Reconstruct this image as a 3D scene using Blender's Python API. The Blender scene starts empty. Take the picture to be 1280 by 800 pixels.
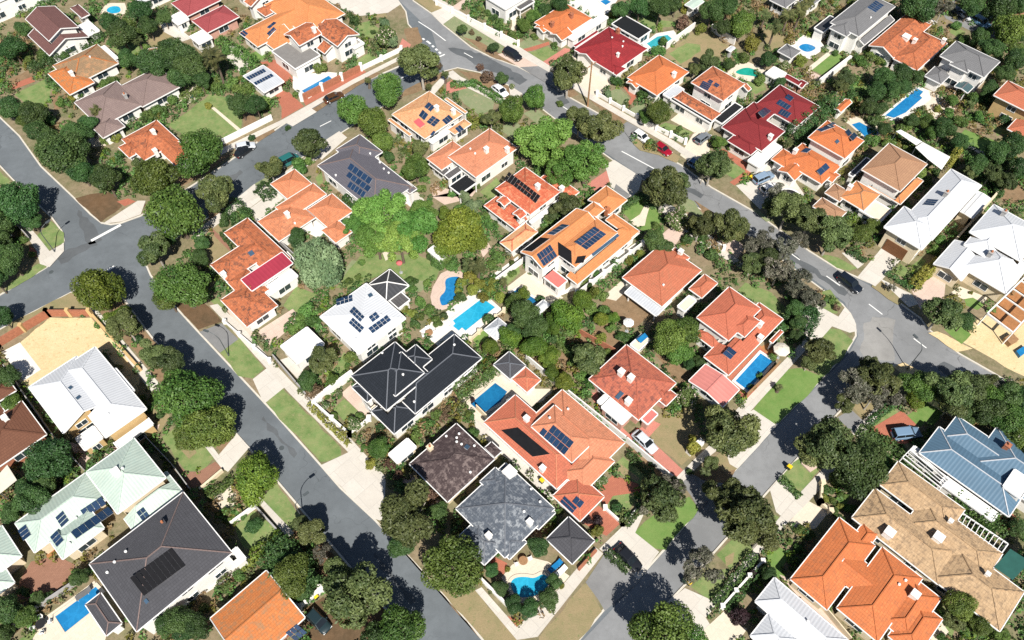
import bpy, bmesh, math, random
import numpy as np
from mathutils import Vector, Matrix
random.seed(7)
SC = bpy.context.scene
COL = SC.collection
R = math.radians
# ---------------------------------------------------------------- camera geometry
F, PITCH, CAMH = 988.0, R(55.5), 95.0
FW = Vector((0, math.cos(PITCH), -math.sin(PITCH)))
UP = Vector((0, math.sin(PITCH), math.cos(PITCH)))
RT = Vector((1, 0, 0))
ZB = 0.12                                   # level of the blocks; roads are at 0
def ray(px, py):
    return FW + RT*((px-640)/F) + UP*((400-py)/F)
def G(px, py, z=ZB):
    d = ray(px, py); t = (z-CAMH)/d.z
    return Vector((d.x*t, d.y*t, z))
def depth(p):
    return (Vector(p)-Vector((0, 0, CAMH))).dot(FW)
def ppm(p):
    return F/depth(p)
def pts2(s, z=ZB):
    v = [float(q) for q in s.replace(',', ' ').split()]
    return [G(v[i], v[i+1], z) for i in range(0, len(v), 2)]

# ---------------------------------------------------------------- materials
MATS = {}
class NT:
    def __init__(s, name):
        s.m = bpy.data.materials.new(name); s.m.use_nodes = True
        s.t = s.m.node_tree; s.n = s.t.nodes; s.n.clear()
        s.out = s.n.new('ShaderNodeOutputMaterial')
    def add(s, typ, **kw):
        x = s.n.new(typ)
        for k, v in kw.items(): setattr(x, k, v)
        return x
    def link(s, a, b): s.t.links.new(a, b)
    def setv(s, sock, v):
        if hasattr(v, 'is_output') or hasattr(v, 'links'): s.link(v, sock)
        else: sock.default_value = v
    def coords(s, kind='Object', scale=None, rnd=False):
        c = s.add('ShaderNodeTexCoord').outputs[kind]
        if rnd:
            oi = s.add('ShaderNodeObjectInfo').outputs['Random']
            m = s.add('ShaderNodeMath', operation='MULTIPLY'); s.link(oi, m.inputs[0]); m.inputs[1].default_value = 97.0
            va = s.add('ShaderNodeVectorMath', operation='ADD'); s.link(c, va.inputs[0]); s.link(m.outputs[0], va.inputs[1]); c = va.outputs[0]
        return c
    def noise(s, vec, scale, detail=4, rough=.6, lo=.35, hi=.65):
        x = s.add('ShaderNodeTexNoise'); x.inputs['Scale'].default_value = scale
        x.inputs['Detail'].default_value = detail; x.inputs['Roughness'].default_value = rough
        s.link(vec, x.inputs['Vector'])
        mr = s.add('ShaderNodeMapRange'); s.link(x.outputs['Fac'], mr.inputs['Value'])
        mr.inputs['From Min'].default_value = lo; mr.inputs['From Max'].default_value = hi
        return mr.outputs['Result']
    def mix(s, f, a, b, mode='MIX'):
        x = s.add('ShaderNodeMix', data_type='RGBA', blend_type=mode)
        s.setv(x.inputs[0], f); s.setv(x.inputs[6], c4(a)); s.setv(x.inputs[7], c4(b))
        return x.outputs[2]
    def math(s, op, a, b=0.0):
        x = s.add('ShaderNodeMath', operation=op); s.setv(x.inputs[0], a); s.setv(x.inputs[1], b); return x.outputs[0]
    def bsdf(s, col, rough=.8, metal=0.0, spec=.3, bump=None, bstr=.3, bdist=.05):
        b = s.add('ShaderNodeBsdfPrincipled')
        s.setv(b.inputs['Base Color'], c4(col)); s.setv(b.inputs['Roughness'], rough)
        b.inputs['Metallic'].default_value = metal; b.inputs['Specular IOR Level'].default_value = spec
        if bump is not None:
            bp = s.add('ShaderNodeBump'); bp.inputs['Strength'].default_value = bstr; bp.inputs['Distance'].default_value = bdist
            s.link(bump, bp.inputs['Height']); s.link(bp.outputs[0], b.inputs['Normal'])
        s.link(b.outputs[0], s.out.inputs[0]); return b
def c4(c):
    if isinstance(c, (tuple, list)): return (c[0], c[1], c[2], 1.0)
    return c
def scl(c, k): return tuple(max(0.0, x*k) for x in c)

def plain(name, col, rough=.7, metal=0.0, var=.12, nscale=1.5, spec=.3):
    if name in MATS: return MATS[name]
    t = NT(name); v = t.coords(rnd=True)
    n = t.noise(v, nscale, 5); n2 = t.noise(v, nscale*9, 3)
    f = t.math('ADD', t.math('MULTIPLY', n, .6), t.math('MULTIPLY', n2, .4))
    t.bsdf(t.mix(f, scl(col, 1-var), scl(col, 1+var)), rough, metal, spec)
    MATS[name] = t.m; return t.m

def tile_roof(name, a, b, mott=.5, lichen=None, lich=.4, row=.34, contrast=.28, big=.12):
    """Tiled roof: per-tile colour steps, courses up the slope, weathering blotches. UV in metres."""
    if name in MATS: return MATS[name]
    t = NT(name); uv = t.add('ShaderNodeTexCoord').outputs['UV']; ob = t.coords(rnd=True)
    br = t.add('ShaderNodeTexBrick'); t.link(uv, br.inputs['Vector'])
    br.inputs['Scale'].default_value = 1.0; br.inputs['Brick Width'].default_value = .33; br.inputs['Row Height'].default_value = row
    br.inputs['Mortar Size'].default_value = .035; br.inputs['Mortar Smooth'].default_value = .5; br.inputs['Bias'].default_value = 0.0
    br.inputs['Color1'].default_value = c4(a); br.inputs['Color2'].default_value = c4(b)
    br.inputs['Mortar'].default_value = c4(scl(a, 1-contrast))  # joints darkened in the colour as the shadow line of each tile
    n1 = t.noise(ob, .35, 5, .65); n2 = t.noise(ob, 2.3, 4, .7, .3, .7)
    col = t.mix(t.math('MULTIPLY', n1, .55), br.outputs['Color'], scl(b, .9))
    w = t.math('MULTIPLY', n2, mott)
    col = t.mix(w, col, scl(a, .55))
    if lichen:
        n3 = t.noise(ob, 1.7, 6, .72, .49, .6); n4 = t.noise(ob, big, 3, .5, .4, .6)
        col = t.mix(t.math('MULTIPLY', t.math('MULTIPLY', n3, t.math('ADD', t.math('MULTIPLY', n4, .6), .45)), lich), col, lichen)
    sx = t.add('ShaderNodeSeparateXYZ'); t.link(uv, sx.inputs[0])
    saw = t.math('FRACT', t.math('DIVIDE', sx.outputs['Y'], row))
    wav = t.math('SINE', t.math('MULTIPLY', sx.outputs['X'], 2*math.pi/.3))
    h = t.math('ADD', t.math('MULTIPLY', saw, -.9), t.math('MULTIPLY', wav, .05))
    t.bsdf(col, .75, 0, .25, bump=h, bstr=.8, bdist=.09)
    MATS[name] = t.m; return t.m

def metal_roof(name, a, rib=.6, var=.1, rough=.5, contrast=.12, dirt=None):
    if name in MATS: return MATS[name]
    t = NT(name); uv = t.add('ShaderNodeTexCoord').outputs['UV']; ob = t.coords(rnd=True)
    sx = t.add('ShaderNodeSeparateXYZ'); t.link(uv, sx.inputs[0])
    s = t.math('SINE', t.math('MULTIPLY', sx.outputs['X'], 2*math.pi/rib))
    line = t.math('GREATER_THAN', s, .86)
    n1 = t.noise(ob, .5, 5); n2 = t.noise(ob, 4, 4)
    col = t.mix(t.math('MULTIPLY', n1, .7), scl(a, 1-var), scl(a, 1+var))
    col = t.mix(t.math('MULTIPLY', n2, .25), col, scl(a, .8) if not dirt else dirt)
    col = t.mix(t.math('MULTIPLY', line, contrast*2), col, scl(a, .55))
    t.bsdf(col, rough, 0.0, .4, bump=s, bstr=.2, bdist=.04)
    MATS[name] = t.m; return t.m

def ground_mat(name, cols, s1=.12, s2=.9, s3=6.0, rough=.95, bstr=.4, speck=None):
    """Three-scale mottled ground in world metres."""
    if name in MATS: return MATS[name]
    t = NT(name); v = t.add('ShaderNodeNewGeometry').outputs['Position']
    a, b, c = cols
    n1 = t.noise(v, s1, 6, .6, .38, .62); n2 = t.noise(v, s2, 6, .7, .35, .65); n3 = t.noise(v, s3, 4, .7, .3, .7)
    col = t.mix(n1, a, b); col = t.mix(t.math('MULTIPLY', n2, .6), col, c)
    col = t.mix(t.math('MULTIPLY', n3, .45), col, t.mix(.5, col, (0, 0, 0)), 'MIX')
    if speck:
        n4 = t.noise(v, 1.7, 5, .8, .58, .66); col = t.mix(n4, col, speck)
    t.bsdf(col, rough, 0, .15, bump=n3, bstr=bstr, bdist=.03)
    MATS[name] = t.m; return t.m

def asphalt(name, a, patch=.5):
    t = NT(name); v = t.add('ShaderNodeNewGeometry').outputs['Position']
    n1 = t.noise(v, .11, 6, .65, .36, .64); n2 = t.noise(v, .8, 6, .7, .45, .68); n3 = t.noise(v, 14, 3, .8, .25, .75)
    col = t.mix(n1, scl(a, .78), scl(a, 1.18)); col = t.mix(t.math('MULTIPLY', n2, .5), col, scl(a, .7))
    col = t.mix(t.math('MULTIPLY', n3, .35), col, scl(a, 1.5))
    vo = t.add('ShaderNodeTexVoronoi', feature='DISTANCE_TO_EDGE'); vo.inputs['Scale'].default_value = .16
    wn = t.add('ShaderNodeTexNoise'); wn.inputs['Scale'].default_value = .5; t.link(v, wn.inputs['Vector'])
    wv = t.add('ShaderNodeVectorMath', operation='SCALE'); t.link(wn.outputs['Color'], wv.inputs[0]); wv.inputs['Scale'].default_value = 4.0
    va = t.add('ShaderNodeVectorMath', operation='ADD'); t.link(v, va.inputs[0]); t.link(wv.outputs[0], va.inputs[1])
    t.link(va.outputs[0], vo.inputs['Vector'])
    cr = t.math('LESS_THAN', vo.outputs['Distance'], .009)
    sel = t.noise(v, .06, 2, .5, .5, .56)
    col = t.mix(t.math('MULTIPLY', t.math('MULTIPLY', cr, sel), patch), col, scl(a, .35))
    t.bsdf(col, .9, 0, .2, bump=n3, bstr=.25, bdist=.01)
    MATS[name] = t.m; return t.m

def paving(name, a, b, w=.45, h=.45, mortar=.03, dark=.75):
    if name in MATS: return MATS[name]
    t = NT(name); v = t.add('ShaderNodeNewGeometry').outputs['Position']
    mp = t.add('ShaderNodeMapping'); mp.inputs['Rotation'].default_value = (0, 0, R(-45)); t.link(v, mp.inputs[0])
    br = t.add('ShaderNodeTexBrick'); t.link(mp.outputs[0], br.inputs['Vector']); br.inputs['Scale'].default_value = 1
    br.inputs['Brick Width'].default_value = w; br.inputs['Row Height'].default_value = h; br.inputs['Mortar Size'].default_value = mortar
    br.inputs['Color1'].default_value = c4(a); br.inputs['Color2'].default_value = c4(b); br.inputs['Mortar'].default_value = c4(scl(a, dark))
    n1 = t.noise(v, .4, 6, .7); n2 = t.noise(v, 5, 4, .7)
    col = t.mix(t.math('MULTIPLY', n1, .4), br.outputs['Color'], scl(a, .75)); col = t.mix(t.math('MULTIPLY', n2, .25), col, scl(a, .65))
    t.bsdf(col, .85, 0, .25); MATS[name] = t.m; return t.m

def leaf_mat(name, a, b, c=None, trans=.16, hue=.027, objvar=.28):
    if name in MATS: return MATS[name]
    t = NT(name)
    at = t.add('ShaderNodeAttribute', attribute_name='tint').outputs['Fac']
    oi = t.add('ShaderNodeObjectInfo').outputs['Random']
    col = t.mix(at, a, b)
    if c:
        sel = t.math('GREATER_THAN', t.math('FRACT', t.math('MULTIPLY', at, 37.7)), .86); col = t.mix(sel, col, c)
    hs = t.add('ShaderNodeHueSaturation')
    h = t.add('ShaderNodeMapRange'); t.link(oi, h.inputs[0]); h.inputs[3].default_value = .5-hue; h.inputs[4].default_value = .5+hue
    vv = t.add('ShaderNodeMapRange'); t.link(t.math('FRACT', t.math('MULTIPLY', oi, 7.31)), vv.inputs[0]); vv.inputs[3].default_value = 1-objvar; vv.inputs[4].default_value = 1+objvar
    t.link(h.outputs[0], hs.inputs['Hue']); t.link(vv.outputs[0], hs.inputs['Value']); t.link(col, hs.inputs['Color'])
    d = t.add('ShaderNodeBsdfPrincipled'); t.link(hs.outputs[0], d.inputs['Base Color']); d.inputs['Roughness'].default_value = .55; d.inputs['Specular IOR Level'].default_value = .35
    tr = t.add('ShaderNodeBsdfTranslucent'); t.link(hs.outputs[0], tr.inputs[0])
    mx = t.add('ShaderNodeMixShader'); mx.inputs[0].default_value = trans; t.link(d.outputs[0], mx.inputs[1]); t.link(tr.outputs[0], mx.inputs[2])
    t.link(mx.outputs[0], t.out.inputs[0]); MATS[name] = t.m; return t.m

def pv_mat():
    t = NT('solar_cells'); uv = t.add('ShaderNodeTexCoord').outputs['UV']
    br = t.add('ShaderNodeTexBrick'); t.link(uv, br.inputs['Vector']); br.offset = 0; br.inputs['Scale'].default_value = 1
    br.inputs['Brick Width'].default_value = 1/6; br.inputs['Row Height'].default_value = .1; br.inputs['Mortar Size'].default_value = .008
    br.inputs['Color1'].default_value = (.008, .028, .075, 1); br.inputs['Color2'].default_value = (.01, .035, .09, 1); br.inputs['Mortar'].default_value = (.06, .10, .17, 1)
    oi = t.add('ShaderNodeObjectInfo').outputs['Random']
    col = t.mix(t.math('MULTIPLY', oi, .5), br.outputs['Color'], (.004, .012, .03))
    t.bsdf(col, .22, 0, .5); return t.m

def water_mat(name, a, b):
    t = NT(name); v = t.add('ShaderNodeNewGeometry').outputs['Position']
    wn = t.add('ShaderNodeTexVoronoi', feature='DISTANCE_TO_EDGE'); wn.inputs['Scale'].default_value = .9
    nz = t.add('ShaderNodeTexNoise'); nz.inputs['Scale'].default_value = 1.2; t.link(v, nz.inputs['Vector'])
    va = t.add('ShaderNodeVectorMath', operation='ADD'); t.link(v, va.inputs[0]); t.link(nz.outputs['Color'], va.inputs[1]); t.link(va.outputs[0], wn.inputs['Vector'])
    mr = t.add('ShaderNodeMapRange'); t.link(wn.outputs['Distance'], mr.inputs[0]); mr.inputs[1].default_value = 0; mr.inputs[2].default_value = .12; mr.inputs[3].default_value = .35; mr.inputs[4].default_value = 0
    n1 = t.noise(v, .35, 3); col = t.mix(n1, a, b); col = t.mix(mr.outputs[0], col, scl(b, 1.35))  # pale web lines paint caustic light into the water colour
    n2 = t.noise(v, 2.2, 3)
    t.bsdf(col, .08, 0, .5, bump=n2, bstr=.08, bdist=.05); MATS[name] = t.m; return t.m

# ---------------------------------------------------------------- object helpers
def link(o, parent=None):
    COL.objects.link(o)
    if parent: o.parent = parent
    return o
def mobj(name, verts, faces, mats, parent=None, fmat=None, uvs=None, smooth=False, loc=None):
    me = bpy.data.meshes.new(name); me.from_pydata([tuple(v) for v in verts], [], faces)
    for m in (mats if isinstance(mats, (list, tuple)) else [mats]): me.materials.append(m)
    if fmat: me.polygons.foreach_set('material_index', fmat)
    if uvs:
        ul = me.uv_layers.new(name='UVMap'); ul.data.foreach_set('uv', [c for f in uvs for p in f for c in p])
    if smooth: me.polygons.foreach_set('use_smooth', [True]*len(me.polygons))
    me.update()
    o = bpy.data.objects.new(name, me); link(o, parent)
    if loc: o.location = loc
    return o
def empty(name, loc=(0, 0, 0), rz=0.0):
    o = bpy.data.objects.new(name, None); o.empty_display_size = .3; link(o); o.location = loc; o.rotation_euler = (0, 0, rz); return o
def tag(o, label=None, cat=None, group=None, kind=None):
    if label: o['label'] = label
    if cat: o['category'] = cat
    if group: o['group'] = group
    if kind: o['kind'] = kind
    return o
class MB:
    """collects boxes, bars, tubes and quads into one mesh"""
    def __init__(s): s.v = []; s.f = []; s.m = []; s.uv = []
    def face(s, pts, mi=0, uv=None):
        k = len(s.v); s.v += [tuple(p) for p in pts]; s.f.append(list(range(k, k+len(pts)))); s.m.append(mi)
        s.uv.append(uv or [(p[0], p[1]) for p in pts])
    def hexa(s, b, t, mi=0, bottom=True):
        n = len(b)
        if bottom: s.face(list(reversed(b)), mi)
        s.face(t, mi)
        for i in range(n):
            j = (i+1) % n; s.face([b[i], b[j], t[j], t[i]], mi)
    def box(s, x0, y0, z0, x1, y1, z1, mi=0):
        s.hexa([(x0, y0, z0), (x1, y0, z0), (x1, y1, z0), (x0, y1, z0)], [(x0, y0, z1), (x1, y0, z1), (x1, y1, z1), (x0, y1, z1)], mi)
    def bar(s, a, b, w, h, mi=0, up=Vector((0, 0, 1))):
        a = Vector(a); b = Vector(b); d = b-a
        if d.length < 1e-4: return
        d.normalize(); sd = d.cross(up)
        if sd.length < 1e-4: sd = Vector((1, 0, 0))
        sd.normalize(); u = sd.cross(d); sd = sd*(w/2); u = u*(h/2)
        s.hexa([a-sd-u, a+sd-u, b+sd-u, b-sd-u], [a-sd+u, a+sd+u, b+sd+u, b-sd+u], mi)
    def tube(s, path, rads, n=7, mi=0):
        rings = []
        for i, p in enumerate(path):
            p = Vector(p); d = (Vector(path[min(i+1, len(path)-1)])-Vector(path[max(i-1, 0)])).normalized()
            a = d.orthogonal().normalized(); b = d.cross(a)
            k = len(s.v); s.v += [tuple(p+(a*math.cos(2*math.pi*j/n)+b*math.sin(2*math.pi*j/n))*rads[i]) for j in range(n)]; rings.append(k)
        for q in range(len(rings)-1):
            for j in range(n):
                j2 = (j+1) % n; s.f.append([rings[q]+j, rings[q]+j2, rings[q+1]+j2, rings[q+1]+j]); s.m.append(mi); s.uv.append([(0, 0)]*4)
        s.f.append([rings[0]+j for j in range(n)][::-1]); s.m.append(mi); s.uv.append([(0, 0)]*n)
        s.f.append([rings[-1]+j for j in range(n)]); s.m.append(mi); s.uv.append([(0, 0)]*n)
    def build(s, name, mats, parent=None, smooth=False, loc=None):
        if not s.f: return None
        return mobj(name, s.v, s.f, mats, parent, s.m, s.uv, smooth, loc)

# ---------------------------------------------------------------- landmarks and labels
LAND = []                                  # (short name, world xy, radius)
PENDING = []                               # (object, description, pos, size)
def landmark(name, p, r=8.0): LAND.append((name, Vector((p[0], p[1])), r))
def pend(o, desc, p, size): PENDING.append((o, desc, Vector((p[0], p[1])), size))
def resolve_labels():
    from collections import defaultdict
    info = []
    for o, desc, p, size in PENDING:
        ls = sorted(LAND, key=lambda l: max(0.0, (l[1]-p).length-l[2]*.5))
        a = ls[0]; best = None
        for b in ls[1:9]:                  # the landmark most opposite to the first
            u = (a[1]-p); w = (b[1]-p)
            if u.length < .1 or w.length < .1: continue
            sc = u.normalized().dot(w.normalized()) + w.length/60.0
            if best is None or sc < best[0]: best = (sc, b)
        info.append([o, desc, p, size, a, best[1]])
    gr = defaultdict(list)
    for it in info: gr[(it[1], it[4][0], it[5][0])].append(it)
    for key, its in gr.items():
        its.sort(key=lambda i: -i[3])
        d, a, b = key; n = len(its)
        for k, it in enumerate(its):
            pre = ''
            if n == 2: pre = ('larger ', 'smaller ')[k]
            elif n > 2: pre = ('largest ', 'second largest ', 'third largest ', 'fourth largest ', 'fifth largest ', 'sixth largest ', 'seventh largest ', 'eighth largest ')[min(k, 7)] if k < n-1 else 'smallest '
            tag(it[0], pre+d+' between the '+a+' and the '+b)
# ---------------------------------------------------------------- houses
EPS = 1e-4
def clip(poly, n, c):
    """keep n.x + c >= 0"""
    out = []
    m = len(poly)
    for i in range(m):
        p, q = poly[i], poly[(i+1) % m]
        a = n[0]*p[0]+n[1]*p[1]+c; b = n[0]*q[0]+n[1]*q[1]+c
        if a >= 0: out.append(p)
        if (a >= 0) != (b >= 0):
            t = a/(a-b); out.append((p[0]+(q[0]-p[0])*t, p[1]+(q[1]-p[1])*t))
    return out
def area(p):
    return .5*sum(p[i][0]*p[(i+1) % len(p)][1]-p[(i+1) % len(p)][0]*p[i][1] for i in range(len(p))) if len(p) > 2 else 0
def subtract(polys, hs):
    res = []
    for p in polys:
        rest = p
        for n, c in hs:
            out = clip(rest, (-n[0], -n[1]), -c)
            if abs(area(out)) > 1e-3: res.append(out)
            rest = clip(rest, n, c)
            if abs(area(rest)) < 1e-3: rest = []; break
        # what is left of rest is dropped
    return res
def seg_subtract(segs, hs):
    """segs: list of (p,q); removes the part inside the convex region"""
    res = []
    for p, q in segs:
        t0, t1 = 0.0, 1.0; ok = True
        for n, c in hs:
            a = n[0]*p[0]+n[1]*p[1]+c; b = n[0]*q[0]+n[1]*q[1]+c
            if a < 0 and b < 0: ok = False; break
            if a < 0: t0 = max(t0, a/(a-b))
            elif b < 0: t1 = min(t1, a/(a-b))
        if not ok or t1-t0 < 1e-6: res.append((p, q)); continue
        L = lambda t: (p[0]+(q[0]-p[0])*t, p[1]+(q[1]-p[1])*t)
        if t0 > 1e-4: res.append((p, L(t0)))
        if t1 < 1-1e-4: res.append((L(t1), q))
    return res
class Rect:
    def __init__(s, a0, b0, a1, b1, ze, sides, pitch, mat, open_):
        s.a0, s.b0, s.a1, s.b1, s.ze, s.sides, s.pitch, s.mat, s.open = a0, b0, a1, b1, ze, sides, pitch, mat, open_
        k = pitch; s.planes = []
        if 'L' in sides: s.planes.append(('L', (k, 0), ze-k*a0))
        if 'E' in sides: s.planes.append(('E', (-k, 0), ze+k*a1))
        if 'R' in sides: s.planes.append(('R', (0, k), ze-k*b0))
        if 'U' in sides: s.planes.append(('U', (0, -k), ze+k*b1))
        if not s.planes: s.planes = [('F', (0, 0), ze)]
    def foot(s, e=0.0):
        return [((1, 0), -s.a0+e), ((-1, 0), s.a1+e), ((0, 1), -s.b0+e), ((0, -1), s.b1+e)]
    def above(s, n, c, e):
        """half planes where this roof is higher than plane (n,c) by at least e"""
        return s.foot(1e-5)+[((pn[0]-n[0], pn[1]-n[1]), pc-c-e) for _, pn, pc in s.planes]
    def h(s, a, b): return min(n[0]*a+n[1]*b+c for _, n, c in s.planes)
    def inside(s, a, b): return s.a0 <= a <= s.a1 and s.b0 <= b <= s.b1
    def corners(s, o=0.0): return [(s.a0+o, s.b0+o), (s.a1-o, s.b0+o), (s.a1-o, s.b1-o), (s.a0+o, s.b1-o)]

HOUSES = {}; COVER = []
WIN_MESH = {}
def window_mesh(w, h):
    k = (round(w, 1), round(h, 1))
    if k not in WIN_MESH:
        f = MB(); t = .07
        f.box(-w/2, -.05, 0, w/2, .06, t); f.box(-w/2, -.05, h-t, w/2, .06, h)
        f.box(-w/2, -.049, t, -w/2+t, .059, h-t); f.box(w/2-t, -.049, t, w/2, .059, h-t); f.box(-t/2, -.048, t, t/2, .058, h-t)
        fo = f.build('window', M['white_paint'])
        g = MB(); g.box(-w/2+t, -.03, t, w/2-t, .02, h-t); go = g.build('pane', M['glass'])
        WIN_MESH[k] = (fo.data, go.data); bpy.data.objects.remove(fo); bpy.data.objects.remove(go)
    return WIN_MESH[k]
class House:
    pass
def house(short, label, roof, wall, rects, cat='house', name=None, gut='white_paint', cap=None, rot=45.0, over=.5, pitch=.42, capw=.19, win=True, group=None, land=True):
    """rects: 'x1 y1 x2 y2 eave sides [pitch] [*roof material] [!]' per line, two opposite eave corners in photo pixels"""
    H = House(); th = R(rot); ct, st = math.cos(th), math.sin(th)
    raw = []
    for ln in rects.strip().split(';'):
        tk = ln.split()
        if not tk: continue
        x1, y1, x2, y2, ze = map(float, tk[:5]); ze = ze*.78+ZB
        sides = tk[5] if len(tk) > 5 else 'LREU'
        if sides == 'H': sides = 'LREU'
        if sides == 'F': sides = ''
        pi = pitch; mt = roof; op = False
        for q in tk[6:]:
            if q == '!': op = True
            elif q[0] == '*': mt = q[1:]
            else: pi = float(q)
        raw.append((G(x1, y1, ze), G(x2, y2, ze), ze, sides, pi, mt, op))
    cx = sum((p.x+q.x)/2 for p, q, *_ in raw[:1]); cy = sum((p.y+q.y)/2 for p, q, *_ in raw[:1])
    loc = lambda p: ((p.x-cx)*ct+(p.y-cy)*st, -(p.x-cx)*st+(p.y-cy)*ct)
    RS = []
    for p, q, ze, sides, pi, mt, op in raw:
        u, v = loc(p), loc(q)
        RS.append(Rect(min(u[0], v[0]), min(u[1], v[1]), max(u[0], v[0]), max(u[1], v[1]), ze, sides, pi, mt, op))
    root = empty(name or cat.replace(' ', '_'), (cx, cy, 0), th)
    tag(root, label, cat, group)
    H.root, H.RS, H.cx, H.cy, H.ct, H.st, H.over = root, RS, cx, cy, ct, st, over
    H.wall = wall
    # ---- roof surfaces: upper envelope of the rectangles' roofs
    def clusters(ok):
        cl = list(range(len(RS)))
        def find(i):
            while cl[i] != i: i = cl[i]
            return i
        for i, r in enumerate(RS):
            for j in range(i):
                o = RS[j]
                if ok(r, o) and r.a0 < o.a1+.3 and o.a0 < r.a1+.3 and r.b0 < o.b1+.3 and o.b0 < r.b1+.3: cl[find(i)] = find(j)
        return [find(i) for i in range(len(RS))]
    cm_, ca_ = clusters(lambda p, q: p.mat == q.mat), clusters(lambda p, q: True)
    from collections import defaultdict
    parts = {}; gut_d = defaultdict(MB); cap_d = defaultdict(MB); wall_d = defaultdict(MB); flat_d = defaultdict(MB)
    for i, r in enumerate(RS):
        gut_mb, cap_mb, wall_mb, flat_edge = gut_d[ca_[i]], cap_d[cm_[i]], wall_d[ca_[i]], flat_d[i]
        for nm, n, c in r.planes:
            poly = r.corners()
            for nm2, n2, c2 in r.planes:
                if nm2 != nm: poly = clip(poly, (n2[0]-n[0], n2[1]-n[1]), c2-c)
            if len(poly) < 3: continue
            polys = [poly]
            for j, o in enumerate(RS):
                if j == i: continue
                polys = subtract(polys, o.above(n, c, 2e-4 if j > i else -2e-4))
                if not polys: break
            mb = parts.setdefault((r.mat, cm_[i]), MB()); k = math.hypot(*n); sl = math.sqrt(1+k*k)
            for p in polys:
                if area(p) < 0: p = p[::-1]
                v3 = [(a, b, n[0]*a+n[1]*b+c) for a, b in p]
                if nm in 'LE': uv = [(b+17*i, (z-r.ze)/max(k, .01)*sl if k else a) for a, b, z in v3]
                else: uv = [(a+17*i, (z-r.ze)/max(k, .01)*sl if k else b) for a, b, z in v3]
                mb.face(v3, 0, uv)
        # ---- eaves: gutter or barge board along every free edge
        cs = r.corners()
        for e, (sd) in enumerate('REUL'):
            p, q = cs[e], cs[(e+1) % 4]
            mid = ((p[0]+q[0])/2, (p[1]+q[1])/2)
            runs = [(p, q)] if abs(r.h(*mid)-min(r.h(*p), r.h(*q))) < .02 else [(p, mid), (mid, q)]
            for a, b in runs:
                za, zb = r.h(*a), r.h(*b); L = math.hypot(b[0]-a[0], b[1]-a[1])
                if L < .1: continue
                g = (zb-za)/L; d = ((b[0]-a[0])/L, (b[1]-a[1])/L)
                n = (g*d[0], g*d[1]); c = za-n[0]*a[0]-n[1]*a[1]
                segs = [(a, b)]
                for j, o in enumerate(RS):
                    if j != i: segs = seg_subtract(segs, o.above(n, c, 2e-3 if j > i else -2e-3))
                for s0, s1 in segs:
                    if math.hypot(s1[0]-s0[0], s1[1]-s0[1]) < .05: continue
                    h0 = n[0]*s0[0]+n[1]*s0[1]+c; h1 = n[0]*s1[0]+n[1]*s1[1]+c
                    off = (d[1]*.05, -d[0]*.05)
                    tgt = flat_edge if not r.sides else gut_mb
                    tgt.bar((s0[0]+off[0], s0[1]+off[1], h0-.04), (s1[0]+off[0], s1[1]+off[1], h1-.04), .1 if r.sides else .15, .15 if r.sides else .26)
        # ---- ridge and hip caps
        cands = []; P = r.planes
        for x in range(len(P)):
            for y in range(x+1, len(P)):
                n = (P[x][1][0]-P[y][1][0], P[x][1][1]-P[y][1][1]); c = P[x][2]-P[y][2]
                # line n.x + c = 0 inside the footprint, where both planes are the lowest
                L2 = n[0]**2+n[1]**2
                if L2 < 1e-9: continue
                p0 = (-n[0]*c/L2, -n[1]*c/L2); dr = (-n[1]/math.sqrt(L2), n[0]/math.sqrt(L2))
                t0, t1 = -200.0, 200.0
                for hn, hc in r.foot()+[((q[1][0]-P[x][1][0], q[1][1]-P[x][1][1]), q[2]-P[x][2]+1e-6) for z, q in enumerate(P) if z not in (x, y)]:
                    a = hn[0]*p0[0]+hn[1]*p0[1]+hc; b = hn[0]*dr[0]+hn[1]*dr[1]
                    if abs(b) < 1e-9:
                        if a < -1e-5: t0, t1 = 1, 0
                    elif b > 0: t0 = max(t0, -a/b)
                    else: t1 = min(t1, -a/b)
                if t1-t0 > .3:
                    cands.append(((p0[0]+dr[0]*t0, p0[1]+dr[1]*t0), (p0[0]+dr[0]*t1, p0[1]+dr[1]*t1), P[x][1], P[x][2]))
        for a, b, n, c in cands:
            segs = [(a, b)]
            for j, o in enumerate(RS):
                if j != i: segs = seg_subtract(segs, o.above(n, c, 1e-3 if j > i else -1e-3))
            for s0, s1 in segs:
                if math.hypot(s1[0]-s0[0], s1[1]-s0[1]) < .2: continue
                cap_mb.bar((s0[0], s0[1], n[0]*s0[0]+n[1]*s0[1]+c+.03), (s1[0], s1[1], n[0]*s1[0]+n[1]*s1[1]+c+.02), .13 if cap else capw, .09)
        # ---- walls, set in from the eaves
        o_ = over if r.sides else .12
        o_ = min(o_, (r.a1-r.a0)/3, (r.b1-r.b0)/3)
        cs = r.corners(o_)
        if r.open:
            for p in cs:
                post_mb = MB(); post_mb.box(p[0]-.08, p[1]-.08, 0, p[0]+.08, p[1]+.08, max(.5, r.h(*p)-.1)); post_mb.build('post', M['white_paint'], root)
            continue
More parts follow.
